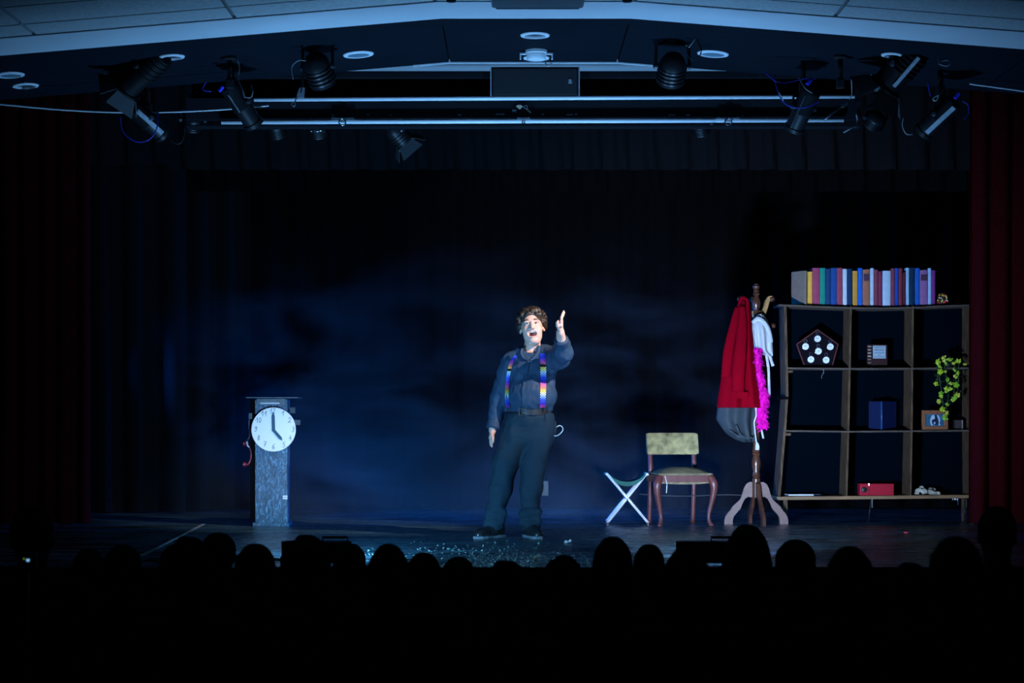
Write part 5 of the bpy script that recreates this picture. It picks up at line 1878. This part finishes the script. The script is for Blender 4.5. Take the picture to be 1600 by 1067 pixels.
# collar flaps
for s_, pts in ((-1, [(817, 545), (815, 552), (818.5, 559), (824, 562)]), (1, [(842, 541), (840, 551), (834, 559), (828, 563)])):
    path = smooth_path([Vector(q(a, b, -.075 - .012 * i)) for i, (a, b) in enumerate(pts)], 5)
    part(MB().tube(path, list(np.interp(np.linspace(0, 1, len(path)), [0, .6, 1], [.016, .017, .005])), 8, flat=.45), 'collar', shirt_m)
part(MB().tube(smooth_path([Vector(q(817, 546, -.07)), Vector(q(820, 541, .03)), Vector(q(832, 538, .07)), Vector(q(841, 540, .03)), Vector(q(842, 542, -.07))], 6), .013, 8, flat=.6), 'collar', shirt_m)

bv = BVHTree.FromPolygons([tuple(v.co + man.location) for v in shirt.data.vertices], [tuple(p.vertices) for p in shirt.data.polygons])
bvt = BVHTree.FromPolygons([tuple(v.co + man.location) for v in trousers.data.vertices], [tuple(p.vertices) for p in trousers.data.polygons])


def front_y(x, z, trees=(bv,)):
    best = None
    for tr_ in trees:
        h = tr_.ray_cast(Vector((x, YM - 1.5, z)), Vector((0, 1, 0)))
        if h[0] is not None and (best is None or h[0].y < best):
            best = h[0].y
    return best


# sleeve cuffs
d = Vector(wr_l - el_l).normalized()
c = Vector(el_l) + Vector(wr_l - el_l) * .84
part(MB().lathe([(.047, -.03), (.052, -.02), (.053, .022), (.046, .03)], Mdir(c, d), 16), 'cuff', shirt_m, 'auto')
d = Vector(wr_r - el_r).normalized()
c = Vector(el_r) + Vector(wr_r - el_r) * .54
part(MB().lathe([(.052, -.035), (.056, -.02), (.055, .022), (.044, .03)], Mdir(c, d), 16), 'cuff', shirt_m, 'auto')

# button placket
pts = []
for t in np.linspace(0, 1, 16):
    px, py = 826 + (817 - 826) * min(1, t * 1.6), 562 + (638 - 562) * t
    p = P(px, py, YM)
    y = front_y(p.x, p.z) or YM - .13
    pts.append(Vector((p.x, y - .0005, p.z)))
part(MB().tube(pts, .014, 6, flat=.18, up=(1, 0, 0)), 'placket', shirt_m)
for t in (2, 5, 8, 11, 14):
    part(MB().ellipsoid(pts[t] + Vector((0, -.003, 0)), (.0055, .003, .0055), nu=8, nv=5), 'button', M_['black_plastic'])


# rainbow suspenders
def suspender_material():
    m = mat('rainbow_check', (.5, .5, .5), .6)
    nt = m.node_tree
    b = nt.nodes['Principled BSDF']
    uv = nt.nodes.new('ShaderNodeUVMap')
    sep = nt.nodes.new('ShaderNodeSeparateXYZ')
    nt.links.new(uv.outputs[0], sep.inputs[0])
    fr = nt.nodes.new('ShaderNodeMath')
    fr.operation = 'FRACT'
    mul = nt.nodes.new('ShaderNodeMath')
    mul.operation = 'MULTIPLY'
    mul.inputs[1].default_value = 5.6
    nt.links.new(sep.outputs['Y'], mul.inputs[0])
    nt.links.new(mul.outputs[0], fr.inputs[0])
    r = nt.nodes.new('ShaderNodeValToRGB')
    cols_ = [(0, (.02, .10, .85)), (.2, (.05, .02, .55)), (.36, (.80, .04, .30)), (.52, (.90, .18, .05)), (.66, (.95, .75, .05)), (.82, (.55, .72, .9)), (1, (.02, .12, .85))]
    r.color_ramp.elements[0].color = (*cols_[0][1], 1)
    r.color_ramp.elements[1].color = (*cols_[-1][1], 1)
    for p_, c_ in cols_[1:-1]:
        e_ = r.color_ramp.elements.new(p_)
        e_.color = (*c_, 1)
    nt.links.new(fr.outputs[0], r.inputs[0])
    ck_ = nt.nodes.new('ShaderNodeTexChecker')
    ck_.inputs['Scale'].default_value = 1.0
    mp = nt.nodes.new('ShaderNodeMapping')
    mp.inputs['Scale'].default_value = (5, 110, 1)
    nt.links.new(uv.outputs[0], mp.inputs[0])
    nt.links.new(mp.outputs[0], ck_.inputs['Vector'])
    ck_.inputs['Color1'].default_value = (1, 1, 1, 1)
    ck_.inputs['Color2'].default_value = (.0, .0, .0, 1)
    mx = nt.nodes.new('ShaderNodeMix')
    mx.data_type = 'RGBA'
    mx.inputs[6].default_value = (.9, .9, .95, 1)
    nt.links.new(ck_.outputs['Fac'], mx.inputs[0])
    dk = nt.nodes.new('ShaderNodeMix')
    dk.data_type = 'RGBA'
    dk.blend_type = 'MIX'
    dk.inputs[0].default_value = .8
    dk.inputs[7].default_value = (.0, .0, .02, 1)
    nt.links.new(r.outputs[0], dk.inputs[6])
    nt.links.new(dk.outputs[2], mx.inputs[6])
    nt.links.new(r.outputs[0], mx.inputs[7])
    nt.links.new(mx.outputs[2], b.inputs['Base Color'])
    return m


sus = suspender_material()


def suspender(pts, w):
    path = smooth_path([P(a, b, YM) for a, b in pts], 6)
    rows_, vacc, uvs = [], 0, []
    prev = None
    for p in path:
        row = []
        for u in (-.5, -.17, .17, .5):
            x = p.x + u * w
            y = front_y(x, p.z)
            row.append(Vector((x, (y if y else YM - .12) - .005, p.z)))
        m_ = sum(row, Vector()) / 4
        if prev is not None:
            vacc += (m_ - prev).length
        prev = m_
        rows_.append(row)
        uvs.append(vacc)
    n = len(rows_)
    # smooth the depth so the strap lies taut
    for _ in range(4):
        ys = [[v.y for v in r_] for r_ in rows_]
        for i in range(1, n - 1):
            for k in range(4):
                rows_[i][k].y = min(ys[i][k], (ys[i - 1][k] + ys[i + 1][k]) / 2)
    base = wl(man)
    vs_ = [tuple(v - base) for r_ in rows_ for v in r_] + [tuple(v - base + Vector((0, .003, 0))) for r_ in rows_ for v in r_]
    fs_, N = [], n * 4
    for i in range(n - 1):
        for k in range(3):
            a = i * 4 + k
            fs_.append((a, a + 1, a + 5, a + 4))
            fs_.append((a + N, a + 4 + N, a + 5 + N, a + 1 + N))
        fs_.append((i * 4, i * 4 + 4, i * 4 + 4 + N, i * 4 + N))
        fs_.append((i * 4 + 3, i * 4 + 3 + N, i * 4 + 7 + N, i * 4 + 7))
    me = bpy.data.meshes.new('suspender')
    me.from_pydata(vs_, [], fs_)
    ul = me.uv_layers.new(name='UVMap')
    for lp in me.loops:
        vi = lp.vertex_index % N
        ul.data[lp.index].uv = ((vi % 4) / 3, uvs[vi // 4])
    me.materials.append(sus)
    o = bpy.data.objects.new('suspender', me)
    C.objects.link(o)
    o.parent = man
    o['label'] = 'rainbow checked suspender strap'
    e = sum(rows_[-1], Vector()) / 4
    part(MB().box(e + Vector((0.004, -.004, -.012)), (w * .5, .006, .03), R=Matrix.Rotation(.3 if pts[0][0] < 820 else 0, 3, 'Y'), bev=.002), 'clip', M_['chrome'], False)
    i2 = n // 3
    e = sum(rows_[i2], Vector()) / 4
    part(MB().box(e + Vector((0, -.005, 0)), (w * 1.08, .004, .018), bev=.001), 'adjuster', M_['chrome'], False)


suspender([(806, 556), (799, 567), (794.5, 585), (792.3, 608), (791.8, 624), (794, 636)], .027)
suspender([(847, 553), (848.3, 572), (848.3, 605), (847, 637)], .043)

# belt
zb = Z(644, YM)
bl = []
c0 = Vector(q(829, 644, 0))
for k in range(40):
    a = 2 * PI * k / 40
    d = Vector((math.cos(a), math.sin(a), 0))
    hit = [tr_.ray_cast(Vector((c0.x, c0.y, zb)) + d * .6, -d, .6) for tr_ in (bv, bvt)]
    rr_ = max([(h[0] - Vector((c0.x, c0.y, zb))).length for h in hit if h[0] is not None and (h[0] - Vector((c0.x, c0.y, zb))).length < .24] + [.15])
    bl.append(rr_)
for _ in range(3):
    bl = [(bl[i - 1] + 2 * bl[i] + bl[(i + 1) % 40]) / 4 for i in range(40)]
rings = []
for (dr, dz) in ((.000, -.020), (.007, -.020), (.007, .020), (.000, .020)):
    rings.append([Vector((c0.x + (bl[k] + dr) * math.cos(2 * PI * k / 40), c0.y + (bl[k] + dr) * math.sin(2 * PI * k / 40), zb + dz)) for k in range(40)])
rings.append(rings[0])
part(MB().ring_loft(rings, cap=False), 'belt', mat('black_leather', (.02, .02, .022), .4), 'auto')
p = P(816.5, 643.5, YM)
yb_ = (front_y(p.x, p.z, (bv, bvt)) or YM - .14) - .016
bb = MB()
for dx, dz, sx, sz in ((-.026, 0, .007, .052), (.026, 0, .007, .052), (0, .023, .055, .007), (0, -.023, .055, .007), (.01, 0, .03, .004)):
    bb.box((p.x + dx, yb_, p.z + dz), (sx, .006, sz), bev=.002)
part(bb, 'buckle', M_['gun_metal'], False)
for a in (833, 858):
    p = P(a, 644, YM)
    y = (front_y(p.x, p.z, (bv, bvt)) or YM - .14) - .010
    part(MB().box((p.x, y, p.z), (.012, .008, .052), bev=.002), 'belt_loop', trou_m, False)
# microphone cable loop at the hip
part(MB().tube(smooth_path([Vector(q(866, 681, -.02)), Vector(q(872, 680, -.01)), Vector(q(879, 673, -.01)), Vector(q(878.5, 667, -.01)), Vector(q(874, 664.8, -.01)), Vector(q(870, 667, -.01))], 6), .0032, 6), 'microphone_wire', M_['white_cable'])
part(MB().box(Vector(q(866, 668, .08)), (.03, .06, .09), bev=.006), 'transmitter', M_['black_plastic'], False)

# pale tag dangling on a string from the back pocket
part(MB().box(Vector(P(851, 763, YM + .17)), (.055, .010, .115), bev=.010), 'pocket_tag', mat('tag_blue', (.05, .11, .16), .5), False, 'pale blue tag dangling behind the knee')
part(MB().tube([P(853, 752, YM + .17), P(854, 725, YM + .17), P(853, 690, YM + .13)], .002, 5), 'tag_string', M_['black_cable'])

# shoes
shoe_m = mat('black_shoe_leather', (.015, .015, .017), .3, coat=.3)
sole_m = mat('pale_sole', (.16, .18, .20), .4)
for heel, toe in ((Vector((X(780, YM), YM + .04, 0)), Vector((X(744, YM - .16), YM - .17, 0))), (Vector((X(826, YM), YM + .05, 0)), Vector((X(842.5, YM - .18), YM - .19, 0)))):
    lo_ = np.minimum(heel, toe) - .09
    hi_ = np.maximum(heel, toe) + .09
    lo_[2], hi_[2] = -.02, .16
    s_ = SDF(lo_, hi_, .006)
    ax = toe - heel
    s_.cap(heel + Vector((0, 0, .055)), heel + ax * .35 + Vector((0, 0, .06)), .046, .050, .03)
    s_.cap(heel + ax * .35 + Vector((0, 0, .045)), heel + ax * .80 + Vector((0, 0, .034)), .048, .040, .03)
    s_.cap(heel + ax * .7 + Vector((0, 0, .030)), toe + Vector((0, 0, .028)) - ax * .1, .042, .032, .03)
    g = np.stack(s_.grid(), -1)
    s_.f = np.maximum(s_.f, .018 - g[..., 2])
    so = s_.build('shoe', shoe_m, man)
    perp = ax.cross(Vector((0, 0, 1))).normalized()
    dn = ax.normalized()
    outl = []
    for t, w in ((-.16, .025), (-.1, .04), (.1, .044), (.4, .040), (.7, .049), (.9, .044), (1.03, .022)):
        outl.append((heel + ax * t, w))
    poly = [p + perp * w for p, w in outl] + [p - perp * w for p, w in reversed(outl)]
    MB().prism([Vector((p.x, p.y, .001)) for p in poly], (0, 0, .020)).build('sole', sole_m, so)

# ------------------------------------------------------------------ audience
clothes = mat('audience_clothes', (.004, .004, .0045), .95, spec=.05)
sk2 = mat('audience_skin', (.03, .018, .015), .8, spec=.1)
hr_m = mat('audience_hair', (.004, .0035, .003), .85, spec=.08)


def seated(kind, seed):
    """seated figure facing +Y, base at hall floor, head top near 1.28 m"""
    s = SDF((-.36, -.26, -.01), (.36, .66, 1.36), .016)
    s.ell((0, 0, 1.165), (.074, .092, .108), k=.02)
    s.ell((0, .03, 1.12), (.062, .07, .085), k=.03)
    for a in (-1, 1):
        s.ell((a * .08, 0, 1.145), (.012, .02, .033), k=.01)
    s.cap((0, -.01, 1.0), (0, 0, 1.1), .062, .055, .03)
    wS = .17 if kind != 'slim' else .145
    s.cap((-wS, 0, .93), (wS, 0, .93), .072, .072, .05)
    s.ell((0, 0, .78), (.19, .12, .22), k=.05)
    s.ell((0, .02, .56), (.19, .14, .15), k=.05)
    for a in (-1, 1):
        s.chain([(a * (wS + .02), 0, .92), (a * (wS + .06), .03, .66), (a * .11, .25, .58)], [.058, .046, .034], .03)
        s.ell((a * .09, .30, .565), (.045, .055, .028), k=.02)
        for f_ in range(4):
            s.cap((a * (.065 + .018 * f_), .32, .56), (a * (.06 + .018 * f_), .385, .545), .011, .009, .008)
        s.cap((a * .05, .28, .57), (a * .03, .335, .575), .013, .010, .01)
        s.chain([(a * .10, .05, .50), (a * .12, .45, .50), (a * .12, .44, .10)], [.088, .068, .048], .03)
        s.cap((a * .12, .42, .05), (a * .13, .60, .035), .042, .032, .03)
    return s


def hair_sdf(kind):
    s = SDF((-.2, -.22, .82), (.2, .2, 1.42), .012)
    s.ell((0, -.012, 1.18), (.088, .104, .108), k=.02)
    if kind == 'long':
        s.ell((0, -.05, 1.08), (.105, .075, .17), k=.04)
        s.ell((0, -.06, .98), (.11, .05, .12), k=.05)
    elif kind == 'bob':
        s.ell((0, -.03, 1.12), (.112, .095, .12), k=.04)
    elif kind == 'bun':
        s.ell((0, -.075, 1.245), (.05, .05, .048), k=.012)
    elif kind == 'curly':
        for i in range(60):
            a, b = random.uniform(0, 2 * PI), random.uniform(-.3, 1)
            c_ = math.sqrt(1 - b * b)
            s.ell((.092 * c_ * math.cos(a), -.02 + .105 * c_ * math.sin(a), 1.17 + .11 * b), (.032,) * 3, k=.01)
    s.ell((0, .115, 1.12), (.075, .10, .085), k=.01, op='sub')
    g = np.stack(s.grid(), -1)
    s.f += .003 * vnoise(g * 60, 8)
    return s


bodies, hairs = {}, {}
for kd in ('broad', 'slim'):
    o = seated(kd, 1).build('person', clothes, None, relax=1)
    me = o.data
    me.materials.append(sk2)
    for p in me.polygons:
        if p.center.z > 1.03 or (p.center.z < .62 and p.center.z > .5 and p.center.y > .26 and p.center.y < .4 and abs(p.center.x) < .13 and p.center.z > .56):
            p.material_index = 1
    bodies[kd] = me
    bpy.data.objects.remove(o)
for kd in ('short', 'long', 'bob', 'bun', 'curly'):
    o = hair_sdf(kd).build('hair', hr_m, None, relax=1)
    hairs[kd] = o.data
    bpy.data.objects.remove(o)

TOPZ = {'short': 1.288, 'long': 1.288, 'bob': 1.288, 'bun': 1.292, 'curly': 1.31}
AUD = [(50, 787, 35, 'short', 'broad', 'tall spectator silhouette with visible ear at the far left'),
       (139, 856, 28, 'bob', 'slim', 'low spectator head left of the floor line, beside a rounder head'),
       (192, 850, 30, 'short', 'broad', 'spectator head just left of the pale floor line'),
       (294, 836, 37, 'curly', 'broad', 'broad curly spectator head below and left of the pillar'),
       (341, 831, 29, 'short', 'slim', 'spectator head touching the broad curly head, below the pillar'),
       (399, 848, 33, 'short', 'broad', 'spectator head directly below the clock pillar'),
       (478, 834, 35, 'curly', 'broad', 'spectator head in front of the left flood lamp case'),
       (546, 848, 27, 'short', 'slim', 'spectator head at the right end of left flood lamp case'),
       (607, 848, 33, 'bob', 'broad', 'spectator head between left flood lamp and performer'),
       (662, 862, 28, 'short', 'slim', 'low spectator head left of the performer, higher of two'),
       (716, 869, 29, 'short', 'slim', 'low spectator head just left of the performer feet'),
       (789, 873, 40, 'curly', 'broad', 'lowest wide spectator head below the performer feet'),
       (880, 866, 27, 'curly', 'slim', 'small spectator head right of the performer feet'),
       (957, 837, 34, 'long', 'slim', 'long-haired spectator head below the camp stool'),
       (1014, 849, 24, 'short', 'slim', 'small spectator head right of the long-haired one'),
       (1072, 853, 35, 'bob', 'broad', 'rounded spectator head in front of the right flood lamp case'),
       (1167, 818, 31, 'bob', 'broad', 'tall spectator head below the coat stand'),
       (1243, 842, 33, 'short', 'broad', 'spectator head below the left end of the bookcase'),
       (1327, 852, 40, 'bob', 'broad', 'wide spectator head below the middle of the bookcase'),
       (1420, 877, 34, 'curly', 'broad', 'very low spectator outline below the right bookcase half'),
       (1493, 836, 36, 'short', 'broad', 'spectator head below the bookcase end by red curtain'),
       (1558, 790, 31, 'short', 'broad', 'tall spectator silhouette at the far right by red curtain')]
ROWS = [6.1, 7.0, 7.92, 8.84, 9.74]
taken = {r_: [] for r_ in ROWS}
for px, py, hw, hk_, bk, lab in sorted(AUD, key=lambda a: a[0]):
    want = F * .094 / hw

    def clash(r_):
        return max([max(0, .56 - abs(X(px, r_) - x_)) for x_ in taken[r_]] + [0])
    Y = min(ROWS, key=lambda r_: clash(r_) * 30 + abs(r_ - want))
    taken[Y].append(X(px, Y))
    z = Z(py, Y)
    sc = (z - HALL_Z) / TOPZ[hk_]
    wsc = hw * Y / F / .092 * (1.0 if hk_ in ('short', 'bun') else .88)
    wsc = 2 * min(max(wsc, sc * .9), sc * 1.16) - sc
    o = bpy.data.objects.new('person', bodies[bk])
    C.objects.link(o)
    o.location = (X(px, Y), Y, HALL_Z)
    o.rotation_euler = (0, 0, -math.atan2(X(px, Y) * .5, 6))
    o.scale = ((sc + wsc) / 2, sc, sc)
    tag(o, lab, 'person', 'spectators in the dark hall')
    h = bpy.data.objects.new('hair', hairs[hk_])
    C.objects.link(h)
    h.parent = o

# recorder standing for a phone screen glint; body and stand are made up
YR2 = 7.0
rc = thing('device', Vector((X(42, YR2), YR2, HALL_Z)), 'small dark recorder with tiny lit blue display at far left', 'device')
c = P(42, 876, YR2)
MB().box(c, (.075, .03, .06), bev=.006).build('body', M_['black_plastic'], rc)
MB().box(P(43.6, 875.2, YR2 - .017), (.011, .002, .009)).build('display', mat('lit_display', (.1, .1, .1), .3, emit=(.25, .6, 1.0), estr=.9), rc)
MB().box(P(37.5, 873, YR2 - .017), (.004, .002, .005)).build('indicator', mat('lit_indicator', (.1, .1, .1), .3, emit=(.3, .45, .1), estr=.5), rc)
MB().tube([Vector((c.x, YR2, HALL_Z + .25)), c + Vector((0, 0, -.03))], .01, 8).build('pole', M_['black_metal'], rc, smooth=True)
for k in range(3):
    a = 2 * PI * k / 3
    MB().tube([Vector((c.x, YR2, HALL_Z + .26)), Vector((c.x + .22 * math.cos(a), YR2 + .22 * math.sin(a), HALL_Z + .006))], .008, 6).build('leg', M_['black_metal'], rc, smooth=True)

# ------------------------------------------------------------------ small things on the stage floor
def floor_pt(px, py):
    Y = CZ * F / (py - HOR)
    return Vector((X(px, Y), Y, 0))


p0, p1 = floor_pt(222, 868), floor_pt(318, 819)
d = (p1 - p0)
w = Vector((-d.y, d.x, 0)).normalized() * .012
tp = MB().prism([p0 - w + Vector((0, 0, .001)), p0 + w + Vector((0, 0, .001)), p1 + w + Vector((0, 0, .001)), p1 - w + Vector((0, 0, .001))], (0, 0, .004)).build(
    'floor_strip', mat('pale_strip', (.30, .32, .34), .5), None, loc=p0)
tag(tp, 'thin pale strip running across the stage floor at left', 'strip')
cb = MB().tube(smooth_path([floor_pt(215, 880) + Vector((0, 0, .012)), floor_pt(232, 878) + Vector((0, 0, .012)), floor_pt(250, 879) + Vector((0, 0, .012)), floor_pt(272, 873) + Vector((0, 0, .012)), floor_pt(420, 876) + Vector((0, 0, .012)), Vector((X(470, 10.98), 10.98, .012))], 6), .010, 6).build(
    'lamp_cable', M_['black_cable'], None, loc=floor_pt(250, 879), smooth=True)
tag(cb, 'black cable lying on stage edge left of the flood lamp', 'cable')
pp_ = SDF(floor_pt(888, 849) - Vector((.06, .05, .01)), floor_pt(888, 849) + Vector((.06, .05, .07)), .006)
c = floor_pt(888, 849)
pp_.ell(c + Vector((-.012, 0, .014)), (.016, .014, .013), k=.006)
pp_.ell(c + Vector((.012, .002, .017)), (.012, .012, .012), k=.006)
pp_.f += .004 * vnoise(np.stack(pp_.grid(), -1) * 120, 4)
po = pp_.build('paper_scrap', mat('paper_white', (.72, .74, .76), .6), None, loc=c)
tag(po, 'small crumpled white paper on the floor right of performer', 'paper')
c = floor_pt(838, 876)
bo = MB().lathe([(.004, 0), (.014, .002), (.019, .012), (.017, .024), (.008, .031), (.002, .032)], Matrix.Translation(c), 14).build('small_ball', mat('ivory', (.75, .66, .48), .5), None, loc=c, smooth=True)
tag(bo, 'tiny ivory ball on the stage floor near the front edge', 'ball')
c = floor_pt(1416, 833.5)
ro = MB().ellipsoid(c + Vector((0, 0, .008)), (.022, .015, .008)).build('red_petal', mat('petal_red', (.5, .05, .06), .5), None, loc=c, smooth=True)
tag(ro, 'tiny red scrap on the floor below the bookcase', 'scrap')
# glitter confetti
mb = MB()
for i in range(1600):
    px = random.gauss(760, 105)
    py = 888 - abs(random.gauss(0, 15))
    if not (560 < px < 1000) or py < 845:
        continue
    c = floor_pt(px, py)
    a = random.uniform(0, PI)
    u = Vector((math.cos(a), math.sin(a), random.uniform(-.3, .9))) * random.uniform(.003, .008)
    v = Vector((-math.sin(a), math.cos(a), 0)) * random.uniform(.003, .006)
    b = c + Vector((0, 0, .008))
    mb.add([b - u - v, b + u - v, b + u + v, b - u + v], [(0, 1, 2, 3)])
co = mb.build('confetti', mat('glitter_confetti', (.75, .8, .75), .4, metal=.2, noise=.9, nscale=40, col2=(.08, .35, .3)), None)
tag(co, 'glitter confetti scattered over the front of the stage floor', 'confetti', kind='stuff')
# ------------------------------------------------------------------ stage haze
hz = MB().box((-.4, 16.38, 1.41), (7.2, 1.02, 2.80)).build('haze', None, None, loc=(-.4, 16.38, .01))
tag(hz, 'thin drifting blue stage haze in front of the black backdrop', 'haze', kind='stuff')


def haze_material():
    m = bpy.data.materials.new('stage_haze')
    m.use_nodes = True
    nt = m.node_tree
    nt.nodes.clear()
    out = nt.nodes.new('ShaderNodeOutputMaterial')
    vol = nt.nodes.new('ShaderNodeVolumeScatter')
    vol.inputs['Color'].default_value = (.9, .95, 1, 1)
    vol.inputs['Anisotropy'].default_value = .0
    nt.links.new(vol.outputs[0], out.inputs['Volume'])
    tc = nt.nodes.new('ShaderNodeTexCoord')
    mp = nt.nodes.new('ShaderNodeMapping')
    mp.inputs['Scale'].default_value = (.62, .8, 1.2)
    mp.inputs['Location'].default_value = (3.1, 0.4, 1.7)
    nt.links.new(tc.outputs['Object'], mp.inputs[0])
    n = nt.nodes.new('ShaderNodeTexNoise')
    n.inputs['Scale'].default_value = 1.35
    n.inputs['Detail'].default_value = 4
    n.inputs['Roughness'].default_value = .6
    n.inputs['Distortion'].default_value = 1.1
    nt.links.new(mp.outputs[0], n.inputs['Vector'])
    r = nt.nodes.new('ShaderNodeMapRange')
    r.inputs['From Min'].default_value = .44
    r.inputs['From Max'].default_value = .74
    r.inputs['To Min'].default_value = .015
    r.inputs['To Max'].default_value = 1.0
    nt.links.new(n.outputs['Fac'], r.inputs['Value'])
    sep = nt.nodes.new('ShaderNodeSeparateXYZ')
    nt.links.new(tc.outputs['Object'], sep.inputs[0])
    # thin out with height and towards the sides, as drifting floor haze does
    hgt = nt.nodes.new('ShaderNodeMapRange')
    hgt.interpolation_type = 'SMOOTHSTEP'
    hgt.inputs['From Min'].default_value = .3
    hgt.inputs['From Max'].default_value = 2.75
    hgt.inputs['To Min'].default_value = 1.0
    hgt.inputs['To Max'].default_value = 0.0
    nt.links.new(sep.outputs['Z'], hgt.inputs['Value'])
    ab = nt.nodes.new('ShaderNodeMath')
    ab.operation = 'ABSOLUTE'
    nt.links.new(sep.outputs['X'], ab.inputs[0])
    sd = nt.nodes.new('ShaderNodeMapRange')
    sd.interpolation_type = 'SMOOTHSTEP'
    sd.inputs['From Min'].default_value = 1.2
    sd.inputs['From Max'].default_value = 3.1
    sd.inputs['To Min'].default_value = 1.0
    sd.inputs['To Max'].default_value = 0.0
    nt.links.new(ab.outputs[0], sd.inputs['Value'])
    m1 = nt.nodes.new('ShaderNodeMath')
    m1.operation = 'MULTIPLY'
    gr = nt.nodes.new('ShaderNodeMapRange')
    gr.interpolation_type = 'SMOOTHSTEP'
    gr.inputs['From Min'].default_value = .0
    gr.inputs['From Max'].default_value = .85
    gr.inputs['To Min'].default_value = .5
    gr.inputs['To Max'].default_value = 0.0
    nt.links.new(sep.outputs['Z'], gr.inputs['Value'])
    ad = nt.nodes.new('ShaderNodeMath')
    ad.operation = 'ADD'
    nt.links.new(r.outputs[0], ad.inputs[0])
    nt.links.new(gr.outputs[0], ad.inputs[1])
    nt.links.new(ad.outputs[0], m1.inputs[0])
    nt.links.new(hgt.outputs[0], m1.inputs[1])
    m2 = nt.nodes.new('ShaderNodeMath')
    m2.operation = 'MULTIPLY'
    nt.links.new(m1.outputs[0], m2.inputs[0])
    nt.links.new(sd.outputs[0], m2.inputs[1])
    m3 = nt.nodes.new('ShaderNodeMath')
    m3.operation = 'MULTIPLY'
    m3.inputs[1].default_value = HAZE_DENSITY
    nt.links.new(m2.outputs[0], m3.inputs[0])
    nt.links.new(m3.outputs[0], vol.inputs['Density'])
    return m


HAZE_DENSITY = .13
hz.data.materials.append(haze_material())
